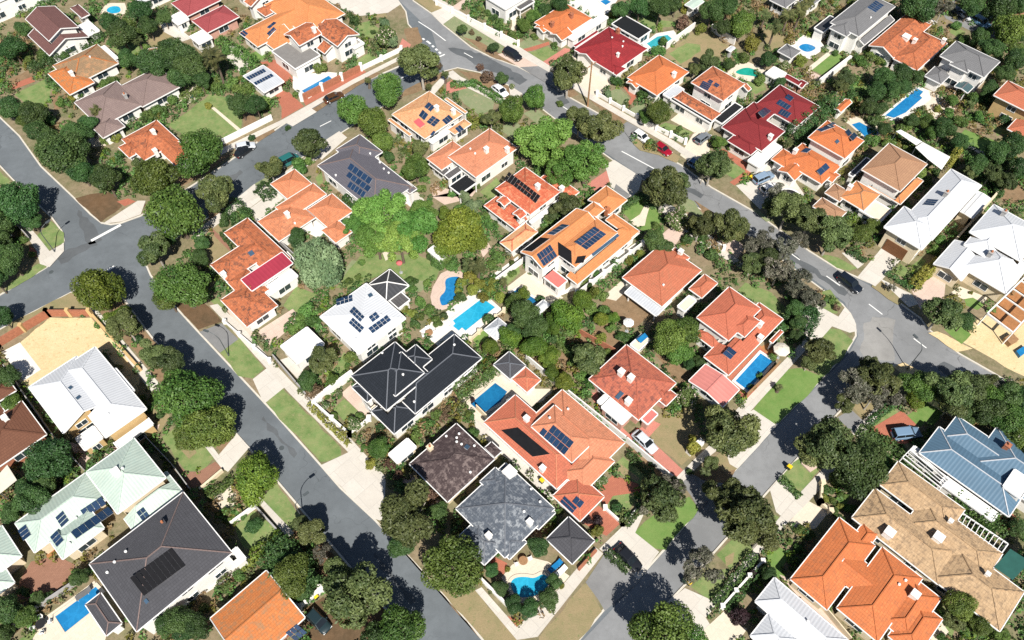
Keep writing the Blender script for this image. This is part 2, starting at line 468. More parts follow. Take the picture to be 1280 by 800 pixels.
        for e, sd in enumerate('REUL'):
            p, q = cs[e], cs[(e+1) % 4]
            segs = [(p, q)]
            for j, o in enumerate(RS):
                if j == i or o.open: continue
                pr = o.ze > r.ze+.01 or (abs(o.ze-r.ze) <= .01 and j < i)
                if o.ze < r.ze-.2: continue
                oo = min(over if o.sides else .12, (o.a1-o.a0)/3, (o.b1-o.b0)/3)
                segs = seg_subtract(segs, o.foot(-oo+(2e-3 if pr else -2e-3)))
            for a, b in segs:
                L = math.hypot(b[0]-a[0], b[1]-a[1])
                if L < .05: continue
                mids = []
                if r.sides and sd not in r.sides:     # a gable wall follows the roof
                    m = ((p[0]+q[0])/2, (p[1]+q[1])/2)
                    if min(a[0], b[0])-1e-6 <= m[0] <= max(a[0], b[0])+1e-6 and min(a[1], b[1])-1e-6 <= m[1] <= max(a[1], b[1])+1e-6: mids = [m]
                top = [(x, y, r.h(x, y)-.03) for x, y in [b]+mids+[a]]
                wall_mb.face([(a[0], a[1], 0), (b[0], b[1], 0)]+top, 0)
                H_ = r.h(*a)
                if win and sd in 'LR' and L > 2.2:
                    d = ((b[0]-a[0])/L, (b[1]-a[1])/L); nn = (d[1], -d[0]); k = max(1, int(L/3.6))
                    for st_ in range(2 if r.ze > 3.6 else 1):
                        for w_ in range(k):
                            f = (w_+.5)/k; ww, hh = (1.5, 1.0) if (w_+st_) % 3 else (2.1, 1.2)
                            if L/k < 2.6: ww = 1.1
                            x, y = a[0]+(b[0]-a[0])*f, a[1]+(b[1]-a[1])*f; z = ZB+(.65 if st_ == 0 else r.ze-1.75)
                            if any(q2 is not r and not q2.open and q2.inside(x+nn[0]*.3, y+nn[1]*.3) for q2 in RS): continue
                            md = window_mesh(ww, hh)
                            wo = bpy.data.objects.new('window', md[0]); link(wo, root); wo.location = (x+nn[0]*.01, y+nn[1]*.01, z); wo.rotation_euler = (0, 0, math.atan2(d[1], d[0]))
                            po = bpy.data.objects.new('pane', md[1]); link(po, wo)
    for (mt, _c), mb in parts.items():
        mb.build('roof' if mt == roof else ('flat_roof' if 'flat' in mt or 'deck' in mt else 'porch_roof'), M[mt], root)
    for d, nm, mt in ((gut_d, 'gutter', gut), (flat_d, 'parapet', 'white_paint'), (cap_d, 'ridge_cap', 'm_cap' if cap == 'm_grey' else cap if cap in ('m_silver', 'white_paint', 't_mauve') else roof), (wall_d, 'wall', wall)):
        for mb in d.values(): mb.build(nm, M[mt], root)
    HOUSES[short] = H
    for r in RS: COVER.append([Vector((cx+a*ct-b*st, cy+a*st+b*ct, 0)) for a, b in r.corners()])
    if land: landmark(short, (cx, cy), max(RS[0].a1-RS[0].a0, RS[0].b1-RS[0].b0)/2)
    return H

def roof_hit(H, px, py):
    d = ray(px, py); O = Vector((0, 0, CAMH)); t = (14-CAMH)/d.z
    best = None
    while True:
        p = O+d*t
        if p.z < .2: break
        a = (p.x-H.cx)*H.ct+(p.y-H.cy)*H.st; b = -(p.x-H.cx)*H.st+(p.y-H.cy)*H.ct
        for r in H.RS:
            if r.inside(a, b):
                h = r.h(a, b)
                if p.z <= h:
                    pl = min(r.planes, key=lambda q: q[1][0]*a+q[1][1]*b+q[2]); return (a, b, h), pl[1], pl[2]
        t += .04/d.length*1.0
    return None
def on_plane(H, px, py, n, c):
    d = ray(px, py)
    da = d.x*H.ct+d.y*H.st; db = -d.x*H.st+d.y*H.ct
    oa = -H.cx*H.ct-H.cy*H.st; ob = H.cx*H.st-H.cy*H.ct
    # z: CAMH + d.z t = n0 (oa+da t) + n1 (ob+db t) + c
    t = (n[0]*oa+n[1]*ob+c-CAMH)/(d.z-n[0]*da-n[1]*db)
    return Vector((oa+da*t, ob+db*t, CAMH+d.z*t))
def panels(short, quad, nx=1, ny=1, mat='pv', name='solar_panel', h=.12, gap=.035):
    """quad: four photo pixels p0 p1 p2 p3; nx panels from p0 to p1, ny from p0 to p3"""
    H = HOUSES[short]; q = [float(x) for x in quad.replace(',', ' ').split()]
    P = [(q[i], q[i+1]) for i in range(0, 8, 2)]
    cx = sum(p[0] for p in P)/4; cy = sum(p[1] for p in P)/4
    hit = roof_hit(H, cx, cy)
    if not hit: print('NO HIT', short, quad); return
    _, n, c = hit
    C = [on_plane(H, x, y, n, c) for x, y in P]
    N = Vector((-n[0], -n[1], 1)).normalized()
    # square the quad up: centre, mean edges
    e1 = ((C[1]-C[0])+(C[2]-C[3]))/2; e2 = ((C[3]-C[0])+(C[2]-C[1]))/2; m = (C[0]+C[1]+C[2]+C[3])/4
    bi = lambda s, t: m+e1*(s-.5)+e2*(t-.5)
    for i in range(nx):
        for j in range(ny):
            g1, g2 = gap/e1.length, gap/e2.length
            s0, s1 = i/nx+g1, (i+1)/nx-g1; t0, t1 = j/ny+g2, (j+1)/ny-g2
            b = [bi(s0, t0), bi(s1, t0), bi(s1, t1), bi(s0, t1)]
            if (b[1]-b[0]).cross(b[3]-b[0]).dot(N) < 0: b = [b[0], b[3], b[2], b[1]]
            lo = [p+N*.02 for p in b]; hi = [p+N*h for p in b]
            mb = MB(); mb.hexa(lo, hi, 1, bottom=False)
            mb.m[0] = 0; mb.uv[0] = [(0, 0), (1, 0), (1, 1), (0, 1)]
            mb.build(name, [M[mat], M['alu']], H.root)
def _at_roof(short, px, py):
    H = HOUSES[short]; hit = roof_hit(H, px, py)
    return H, hit
def chimney(short, *xy, mat='brick', w=.6, h=.95):
    for px, py in (xy if isinstance(xy[0], tuple) else [xy]):
        H, hit = _at_roof(short, px, py)
        if not hit: print('NO HIT chimney', short, px, py); continue
        a, b, z = hit[0]; mb = MB(); mb.box(a-w/2, b-w/2, z-.6, a+w/2, b+w/2, z+h-.14)
        mb.box(a-w/2-.07, b-w/2-.07, z+h-.14, a+w/2+.07, b+w/2+.07, z+h)
        o = mb.build('chimney', M[mat], H.root)
        if mat == 'white_wall': continue
        k = MB(); k.tube([(a, b, z+h), (a, b, z+h+.3)], [.16, .13], 8); k.build('chimney_pot', M['terracotta_pot'], o)
def vents(short, *xy, mat='white_paint'):
    for px, py in (xy if isinstance(xy[0], tuple) else [xy]):
        H, hit = _at_roof(short, px, py)
        if not hit: print('NO HIT vent', short, px, py); continue
        a, b, z = hit[0]; mb = MB(); mb.tube([(a, b, z-.1), (a, b, z+.16), (a, b, z+.17), (a, b, z+.3), (a, b, z+.36)], [.1, .1, .17, .16, .05], 9)
        mb.build('roof_vent', M[mat], H.root, smooth=False)
# ---------------------------------------------------------------- ground patches
PATCH_Z = {'verge': 1, 'garden': 1, 'lawn': 2, 'paving': 3, 'driveway': 4, 'path': 5, 'bed': 6}
_pz = [0]
def tri_mesh(name, P, mat, parent=None, z=None, skirt=None):
    bm = bmesh.new()
    vs = [bm.verts.new((p.x, p.y, p.z if z is None else z)) for p in P]
    f = bm.faces.new(vs); f.normal_update()
    if f.normal.z < 0: f.normal_flip()
    if skirt:
        lo = [bm.verts.new((p.x, p.y, skirt)) for p in P]
        for i in range(len(vs)):
            j = (i+1) % len(vs); bm.faces.new([vs[i], vs[j], lo[j], lo[i]])
    bmesh.ops.triangulate(bm, faces=[g for g in bm.faces if len(g.verts) > 4], ngon_method='EAR_CLIP')
    me = bpy.data.meshes.new(name); bm.to_mesh(me); bm.free(); me.materials.append(mat)
    o = bpy.data.objects.new(name, me); link(o, parent); return o
def wobble(P, amp=.12, step=1.2, seed=0):
    """soft, slightly irregular edge for grown things"""
    rn = random.Random(seed); out = []
    for i in range(len(P)):
        a, b = P[i], P[(i+1) % len(P)]; L = (b-a).length; n = max(1, int(L/step)); nn = Vector((-(b-a).y, (b-a).x, 0)).normalized() if L > 0 else Vector()
        for k in range(n):
            out.append(a+(b-a)*(k/n)+nn*rn.uniform(-amp, amp)*(1 if k else .3))
    return out
def patch(name, mat, s, soft=None, z=ZB):
    P = pts2(s, z); _pz[0] += 1
    base = {'lawn': .008, 'verge': .004, 'garden': .004, 'dry_ground': .006, 'sand': .006, 'paving': .014, 'driveway': .018, 'path': .026, 'pool_deck': .022, 'dirt': .006}.get(name, .012)
    if soft is None: soft = name in ('lawn', 'verge', 'garden', 'dry_ground', 'sand', 'dirt')
    COVER.append(P)
    if soft: P = wobble(P, .15, 1.2, _pz[0])
    o = tri_mesh(name, P, M[mat], z=z+base+(_pz[0] % 40)*.00009)
    tag(o, kind='structure'); return o
def strip(name, s, w, mat, z=.006, closed=False, dash=None):
    """flat painted or paved strip along a line of photo pixels"""
    P = pts2(s, 0)
    mb = MB(); segs = list(zip(P[:-1], P[1:]))+([(P[-1], P[0])] if closed else [])
    for a, b in segs:
        L = (b-a).length; d = (b-a)/L; n = Vector((-d.y, d.x, 0))*w/2; t = 0
        while t < L:
            t1 = min(L, t+(dash[0] if dash else L)); p, q = a+d*t, a+d*t1
            mb.face([(v.x, v.y, z) for v in (p-n, q-n, q+n, p+n)]); t = t1+(dash[1] if dash else 1)
    o = mb.build(name, M[mat]); tag(o, kind='structure'); return o
def offset_poly(P, d):
    n = len(P); out = []
    ar = sum(P[i].x*P[(i+1) % n].y-P[(i+1) % n].x*P[i].y for i in range(n)); sg = 1 if ar > 0 else -1
    for i in range(n):
        a, b, c = P[i-1], P[i], P[(i+1) % n]
        d1 = (b-a).normalized(); d2 = (c-b).normalized()
        n1 = Vector((-d1.y, d1.x, 0))*sg; n2 = Vector((-d2.y, d2.x, 0))*sg
        m = n1+n2
        if m.length < .2: m = n1
        m = m.normalized()/max(.4, m.normalized().dot(n1)); out.append(b+m*d)
    return out
BLOCKS = []
def block(s, mat='block_ground'):
    """a raised city block with a concrete kerb round it"""
    P = pts2(s, ZB); Q = offset_poly(P, .24); BLOCKS.append(P)
    tag(tri_mesh('ground', Q, M[mat], z=ZB), kind='structure')
    mb = MB(); n = len(P)
    for i in range(n):
        j = (i+1) % n; a, b, c, d = P[i], P[j], Q[j], Q[i]
        mb.face([a, b, c, d]); mb.face([(a.x, a.y, -.02), (b.x, b.y, -.02), b, a])
    for i, m in enumerate(mb.f): pass
    o = mb.build('kerb', M['kerb']); bm = bmesh.new(); bm.from_mesh(o.data)
    bmesh.ops.remove_doubles(bm, verts=bm.verts, dist=.001); bmesh.ops.recalc_face_normals(bm, faces=bm.faces); bm.to_mesh(o.data); bm.free()
    tag(o, kind='structure')
# ---------------------------------------------------------------- walls, fences, pools
def fence(s, h, w, mat, label, cat='wall', name='garden_wall', piers=0, pmat=None, z=0.0, cap=None, group=None):
    P = pts2(s, ZB); mb = MB(); pm = MB(); h *= .85
    for a, b in zip(P[:-1], P[1:]):
        d = (b-a).normalized()*w/2*.96
        mb.bar(Vector((a.x, a.y, h/2))-d, Vector((b.x, b.y, h/2))+d, w, h)
        if cap: pm.bar(Vector((a.x, a.y, h+.04))-d*1.3, Vector((b.x, b.y, h+.04))+d*1.3, w+.1, .08)
        if piers:
            L = (b-a).length; n = max(1, round(L/piers))
            for k in range(n+1):
                p = a+(b-a)*(k/n); q = w*.5+.14; pm.box(p.x-q, p.y-q, 0, p.x+q, p.y+q, h+.3)
    o = mb.build(name, M[mat]); tag(o, label, cat, group)
    c = (P[0]+P[-1])/2; pm.build('pier' if piers else 'coping', M[pmat or mat], o)
    return o
POOL_N = 0
def pool(short, label, water, coping, wmat='pool_blue', cmat='paving_cream', smooth=False):
    W_ = pts2(water, ZB); C_ = pts2(coping, ZB)
    if smooth: W_ = smooth_poly(W_, 3)
    c = sum(W_, Vector())/len(W_)
    root = empty('swimming_pool', (c.x, c.y, 0)); tag(root, label, 'pool')
    off = lambda L: [p-Vector((c.x, c.y, 0)) for p in L]
    tri_mesh('water', off(W_), M[wmat], root, z=ZB+.075)
    # raised coping ring round the water
    O_ = offset_poly(W_, -.38); mb = MB(); n = len(W_); w = off(W_); o = off(O_)
    for i in range(n):
        j = (i+1) % n
        for lo, hi, pts in ((0, 0, [(w[i], .13), (w[j], .13), (o[j], .13), (o[i], .13)]), (0, 0, [(o[i], .13), (o[j], .13), (o[j], .0), (o[i], .0)]), (0, 0, [(w[j], .13), (w[i], .13), (w[i], .04), (w[j], .04)])):
            mb.face([(p.x, p.y, ZB+h) for p, h in pts])
    mb.build('coping', M['kerb' if cmat == 'concrete' else cmat], root)
    landmark(short, c, 4)
    COVER.append(C_ if coping else W_)
    if coping: tri_mesh('deck', off(C_), M[cmat], root, z=ZB+.045)
    return root
def smooth_poly(P, it=2):
    for _ in range(it):
        Q = []
        for i in range(len(P)):
            a, b = P[i], P[(i+1) % len(P)]; Q += [a*.75+b*.25, a*.25+b*.75]
        P = Q
    return P
# ---------------------------------------------------------------- trees
LEAFQ = {}
def crown_mesh(kind, seed, n, leaf, lobes, flat=1.0, elong=1.4, droop=0.0, gap=0.0, core=.55, lobe_r=(.34, .5), up=.25):
    rn = np.random.default_rng(seed*101+7)
    # lobes on an ellipsoid
    L = []
    for i in range(lobes):
        d = rn.normal(size=3); d[2] = d[2]*.9+up; d /= np.linalg.norm(d)
        rr = rn.uniform(*lobe_r); L.append((d*(1-rr)*rn.uniform(.7, 1.22)*np.array([1.08, .95, 1.0]), rr))
    L.append((np.zeros(3), core))
    cen = np.array([l[0] for l in L]); rad = np.array([l[1] for l in L])
    w = rad**2; w[-1] *= .4; idx = rn.choice(len(L), size=int(n*1.7), p=w/w.sum())
    d = rn.normal(size=(len(idx), 3)); d /= np.linalg.norm(d, axis=1)[:, None]
    p = cen[idx]+d*(rad[idx]*rn.uniform(.7, 1.06, len(idx)))[:, None]
    # drop what sits deep inside other lobes
    dist = np.linalg.norm(p[:, None, :]-cen[None], axis=2)/rad[None]
    keep = (dist < .62).sum(axis=1) == 0
    if gap:
        g = np.sin(p[:, 0]*9+seed)+np.sin(p[:, 1]*8.3+seed*2)+np.sin(p[:, 2]*7.7+seed*3); keep &= g > -2+gap*2.0
    p, d, idx = p[keep][:n], d[keep][:n], idx[keep][:n]
    m = len(p)
    nrm = d*.75+rn.normal(size=(m, 3))*.5+np.array([0, 0, .25]); nrm /= np.linalg.norm(nrm, axis=1)[:, None]
    t = rn.normal(size=(m, 3)); t[:, 2] -= droop; t -= nrm*(t*nrm).sum(axis=1)[:, None]; t /= np.linalg.norm(t, axis=1)[:, None]+1e-9
    b = np.cross(nrm, t); s = leaf*rn.uniform(.6, 1.35, m)[:, None]
    p[:, 2] *= flat
    a1 = p-t*s*elong*.5; a2 = p+b*s*.42+nrm*s*.1; a3 = p+t*s*elong*.5-nrm*s*.12; a4 = p-b*s*.42+nrm*s*.1
    v = np.stack([a1, a2, a3, a4], axis=1).reshape(-1, 3)
    f = np.arange(4*m).reshape(m, 4)
    me = bpy.data.meshes.new('crown'); me.vertices.add(4*m); me.loops.add(4*m); me.polygons.add(m)
    me.vertices.foreach_set('co', v.ravel()); me.loops.foreach_set('vertex_index', f.ravel().astype(np.int32))
    me.polygons.foreach_set('loop_start', np.arange(0, 4*m, 4, dtype=np.int32))
    at = me.attributes.new('tint', 'FLOAT', 'FACE')
    lobe_t = rn.uniform(0, 1, len(L)); at.data.foreach_set('value', np.clip(lobe_t[idx]*.55+rn.uniform(0, 1, m)**1.5*.55, 0, 1).astype(np.float32))
    me.update(calc_edges=True); return me
def trunk_mesh(seed, limbs=5, spread=.55):
    rn = random.Random(seed); mb = MB()
    path = [(0, 0, 0), (rn.uniform(-.02, .02), rn.uniform(-.02, .02), .3), (rn.uniform(-.04, .04), rn.uniform(-.04, .04), .62), (rn.uniform(-.06, .06), 0, 1.0)]
    mb.tube(path, [.075, .055, .045, .018], 8)
    for k in range(limbs):
        a = 2*math.pi*k/limbs+rn.uniform(-.4, .4); z0 = rn.uniform(.45, .7); r = spread*rn.uniform(.7, 1.1)
        mb.tube([(0, 0, z0), (math.cos(a)*r*.45, math.sin(a)*r*.45, z0+.14), (math.cos(a)*r, math.sin(a)*r, z0+.34)], [.035, .024, .008], 6)
    me = mb.build('trunk', []).data; o = [x for x in bpy.data.objects if x.data == me][0]; bpy.data.objects.remove(o); return me
#        kind: (crown args, leaf material, aspect z, trunk height factor, description, category)
KINDS = {}
def defkind(k, mat, desc, cat='tree', zc=1.15, base=1.2, variants=3, small=False, asp=1.0, trunk=True, bark='bark', **kw):
    KINDS[k] = dict(mat=mat, desc=desc, cat=cat, zc=zc, base=base, variants=variants, kw=kw, trunk=trunk, bark=bark, asp=asp, mesh={}, name=None)
def crown_for(k, v):
    K = KINDS[k]
    if v not in K['mesh']:
        me = crown_mesh(k, hash_(k)+v*13, **K['kw']); me.materials.append(M[K['mat']]); K['mesh'][v] = me
    return K['mesh'][v]
def hash_(s): return sum(ord(c)*(i+3) for i, c in enumerate(s)) % 997
TRUNKS = {}
TN = [0]
GROUPS = {'tree': 'trees along the streets and in the gardens', 'shrub': 'shrubs in the gardens', 'palm': 'palms in the gardens', 'conifer': 'conifers in the gardens'}
def tree(px, py, r, kind, zs=1.0):
    """crown centre and radius in photo pixels"""
    K = KINDS[kind]; rn = random.Random(TN[0]*7+3); TN[0] += 1
    p = G(px, py, 3.0)
    for _ in range(4):
        rm = r/ppm(p); zc = (K['base']*min(1, rm/2.0)+K['zc']*rm)*zs; p = G(px, py, zc)
    if kind == 'palm': return palm(p, rm, zc)
    nm = {'tree': 'tree', 'shrub': 'shrub', 'conifer': 'conifer'}[K['cat']]
    root = empty(nm, (p.x, p.y, 0), rn.uniform(0, 6.28)); tag(root, None, K['cat'], GROUPS[K['cat']])
    v = rn.randrange(5 if K['cat'] == 'tree' else K['variants'])
    c = bpy.data.objects.new('crown', crown_for(kind, v)); link(c, root); c.location = (0, 0, zc); q = rn.uniform(.88, 1.12)
    c.scale = (rm*q, rm*(2-q), rm*K['asp']*rn.uniform(.88, 1.12)); c.rotation_euler = (rn.uniform(-.16, .16), rn.uniform(-.16, .16), 0)
    if K['trunk']:
        tk = (K['bark'], rn.randrange(3))
        if tk not in TRUNKS: me = trunk_mesh(tk[1]+5*hash_(K['bark'])); me.materials.append(M[K['bark']]); TRUNKS[tk] = me
        t = bpy.data.objects.new('trunk', TRUNKS[tk]); link(t, root); t.scale = (rm, rm, zc+rm*.35)
    pend(root, K['desc'], p, rm); return root
def trees(kind, s):
    for ln in s.replace('\n', ';').split(';'):
        v = [float(x) for x in ln.split()]
        if len(v) >= 3: tree(v[0], v[1], v[2], kind, v[3] if len(v) > 3 else 1.0)
FROND = {}
def palm(p, rm, zc):
    rn = random.Random(int(p.x*31+p.y)); root = empty('palm', (p.x, p.y, 0)); tag(root, None, 'palm', GROUPS['palm'])
    t = MB(); t.tube([(0, 0, 0), (.1, 0, zc*.5), (0, 0, zc)], [.28, .2, .17], 8); t.build('trunk', M['bark'], root)
    vs, fs, tint = [], [], []
    for k in range(30):
        a = rn.uniform(0, 6.28); el = rn.uniform(-.5, 1.25); L = rm*rn.uniform(.85, 1.1); pts = []
        for i in range(7):
            s = i/6; e = el-1.25*s*s; pts.append(None)
            if i == 0: x, z = 0, zc
            else: x += L/6*math.cos(e); z += L/6*math.sin(e)
            pts[-1] = (x, z)
        for i in range(1, 7):
            for sd in (-1, 1):
                for h in range(2):
                    s = (i-.5*h)/6; x0, z0 = pts[i][0]*(1-.5*h)+pts[i-1][0]*.5*h, pts[i][1]*(1-.5*h)+pts[i-1][1]*.5*h
                    ln = rm*.3*math.sin(math.pi*min(.98, s+.12))+.08; w = rm*.055
                    ca, sa = math.cos(a), math.sin(a); q = [(x0-w, 0, z0), (x0+w, 0, z0), (x0+ln*.6+w*.4, sd*ln, z0-ln*.35)]
                    kk = len(vs); vs += [(u*ca-v_*sa, u*sa+v_*ca, w_) for u, v_, w_ in q]; fs.append((kk, kk+1, kk+2)); tint.append(rn.random())
    o = mobj('crown', vs, fs, M['leaf_palm'], root); at = o.data.attributes.new('tint', 'FLOAT', 'FACE'); at.data.foreach_set('value', tint)
    pend(root, 'feathery palm', p, rm); return root
def leaf_cloud(name, segs, mat, n_per_m2=16, leaf=.34, seed=1):
    """leafy mass filling boxes along segments: (a, b, width, height)"""
    rn = np.random.default_rng(seed); V = []; 
    for a, b, w, h in segs:
        a = np.array(a); b = np.array(b); L = np.linalg.norm(b[:2]-a[:2]); d = (b-a)/max(L, .01); s = np.array([-d[1], d[0], 0])
        m = int((L+w)*(w+2*h)*n_per_m2)+6
        t = rn.uniform(-w*.3, L+w*.3, m); ang = rn.uniform(-.15, math.pi+.15, m); k = rn.uniform(.8, 1.1, m)*(1+.15*np.sin(t*2.1)+.1*np.sin(t*5.3+1))
        sg = lambda x: np.sign(x)*np.abs(x)**.6
        pos = a+d*t[:, None]+s*(sg(np.cos(ang))*w/2*k)[:, None]; pos[:, 2] = ZB+np.maximum(.05, sg(np.sin(ang))*h*k)
        nrm = s*np.cos(ang)[:, None]+np.array([0, 0, 1])*np.sin(ang)[:, None]+rn.normal(size=(m, 3))*.5; nrm /= np.linalg.norm(nrm, axis=1)[:, None]
        tt = rn.normal(size=(m, 3)); tt -= nrm*(tt*nrm).sum(axis=1)[:, None]; tt /= np.linalg.norm(tt, axis=1)[:, None]; bb = np.cross(nrm, tt); q = leaf*rn.uniform(.6, 1.3, m)[:, None]
        V.append(np.stack([pos-tt*q*.65, pos+bb*q*.45, pos+tt*q*.65, pos-bb*q*.45], axis=1).reshape(-1, 3))
    v = np.concatenate(V); m = len(v)//4
    me = bpy.data.meshes.new(name); me.vertices.add(4*m); me.loops.add(4*m); me.polygons.add(m)
    me.vertices.foreach_set('co', v.ravel()); me.loops.foreach_set('vertex_index', np.arange(4*m, dtype=np.int32)); me.polygons.foreach_set('loop_start', np.arange(0, 4*m, 4, dtype=np.int32))
    at = me.attributes.new('tint', 'FLOAT', 'FACE'); at.data.foreach_set('value', rn.uniform(0, 1, m).astype(np.float32)); me.update(calc_edges=True); me.materials.append(M[mat])
    o = bpy.data.objects.new(name, me); link(o); return o
HN = [0]
def hedge(s, w, h, mat='leaf_hedge', desc='clipped green hedge'):
    P = pts2(s, ZB); HN[0] += 1
    o = leaf_cloud('hedge', [(a, b, w, h) for a, b in zip(P[:-1], P[1:])], mat, 46, .2, HN[0]); tag(o, None, 'hedge', 'hedges along the gardens')
    pend(o, desc, (P[0]+P[-1])/2, (P[0]-P[-1]).length); return o
UG = []
def beds(s, h=.7, r=1.0, dens=.55):
    """garden beds: polygons of low planting, gathered into one mass of undergrowth"""
    for ln in s.replace('\n', ';').split(';'):
        if ln.strip(): UG.append((pts2(ln), h, r, dens))
def pt_in(P, x, y):
    c = False; n = len(P)
    for i in range(n):
        a, b = P[i], P[i-1]
        if (a.y > y) != (b.y > y) and x < (b.x-a.x)*(y-a.y)/(b.y-a.y)+a.x: c = not c
    return c
def near_edge(P, x, y, d):
    for i in range(len(P)):
        a, b = P[i-1], P[i]; vx, vy = b.x-a.x, b.y-a.y; L2 = vx*vx+vy*vy
        if L2 < 1e-6: continue
        t = max(0, min(1, ((x-a.x)*vx+(y-a.y)*vy)/L2))
        if (a.x+vx*t-x)**2+(a.y+vy*t-y)**2 < d*d: return True
    return False
def wild_growth(by):
    """self-sown ground cover wherever no lawn, paving, pool or house lies"""
    rn = random.Random(5); boxes = [(min(p.x for p in P), max(p.x for p in P), min(p.y for p in P), max(p.y for p in P), P) for P in COVER]
    cells = {}
    for bx in boxes:
        for i in range(int(bx[0]//6), int(bx[1]//6)+1):
            for j in range(int(bx[2]//6), int(bx[3]//6)+1): cells.setdefault((i, j), []).append(bx)
    from mathutils import noise
    y = 15.0
    while y < 165:
        x = -125.0
        while x < 125:
            px, py = x+rn.uniform(-.5, .5), y+rn.uniform(-.5, .5); x += 1.05
            f = py*math.cos(PITCH)+CAMH*math.sin(PITCH)
            if abs(px/f) > .7: continue
            n = noise.noise(Vector((px*.12, py*.12, 3.1)))
            n2 = noise.noise(Vector((px*.05+9, py*.05, 7.7)))
            if rn.random() > .72+1.6*n: continue
            if any(b[0] <= px <= b[1] and b[2] <= py <= b[3] and pt_in(b[4], px, py) for b in cells.get((int(px//6), int(py//6)), ())): continue
            if not any(pt_in(B, px, py) and not near_edge(B, px, py, 4.2) for B in BLOCKS): continue
            q = rn.uniform(.35, .8)*(1.3 if rn.random() < .2 else 1); m = rn.choice((('leaf_shrub', 'leaf_hedge', 'leaf_dark', 'leaf_shrub'), ('leaf_olive', 'leaf_shrub', 'leaf_lime', 'leaf_hedge'), ('leaf_olive', 'leaf_dry', 'leaf_shrub', 'leaf_yellow'))[0 if n2 < -.12 else 1 if n2 < .16 else 2])
            by.setdefault(m, []).append(((px-.05, py, ZB), (px+.05, py, ZB), q*2, q*rn.uniform(.6, 1.5)))
        y += 1.05
def build_undergrowth():
    rn = random.Random(99); by = {}
    for P, h, r, dens in UG:
        x0, x1 = min(p.x for p in P), max(p.x for p in P); y0, y1 = min(p.y for p in P), max(p.y for p in P)
        for _ in range(int((x1-x0)*(y1-y0)*dens/(r*r))+1):
            x, y = rn.uniform(x0, x1), rn.uniform(y0, y1)
            if pt_in(P, x, y):
                q = r*rn.uniform(.35, .8); m = rn.choice(('leaf_shrub', 'leaf_olive', 'leaf_hedge', 'leaf_shrub', 'leaf_yellow', 'leaf_dry'))
                by.setdefault(m, []).append(((x-.05, y, ZB), (x+.05, y, ZB), q*2, q*rn.uniform(.7, 1.5)*h/.7))
    wild_growth(by)
    for m, segs in by.items(): tag(leaf_cloud('undergrowth', segs, m, 12, .25, hash_(m)), 'low garden planting and ground cover in the beds between houses', 'plants', kind='stuff')
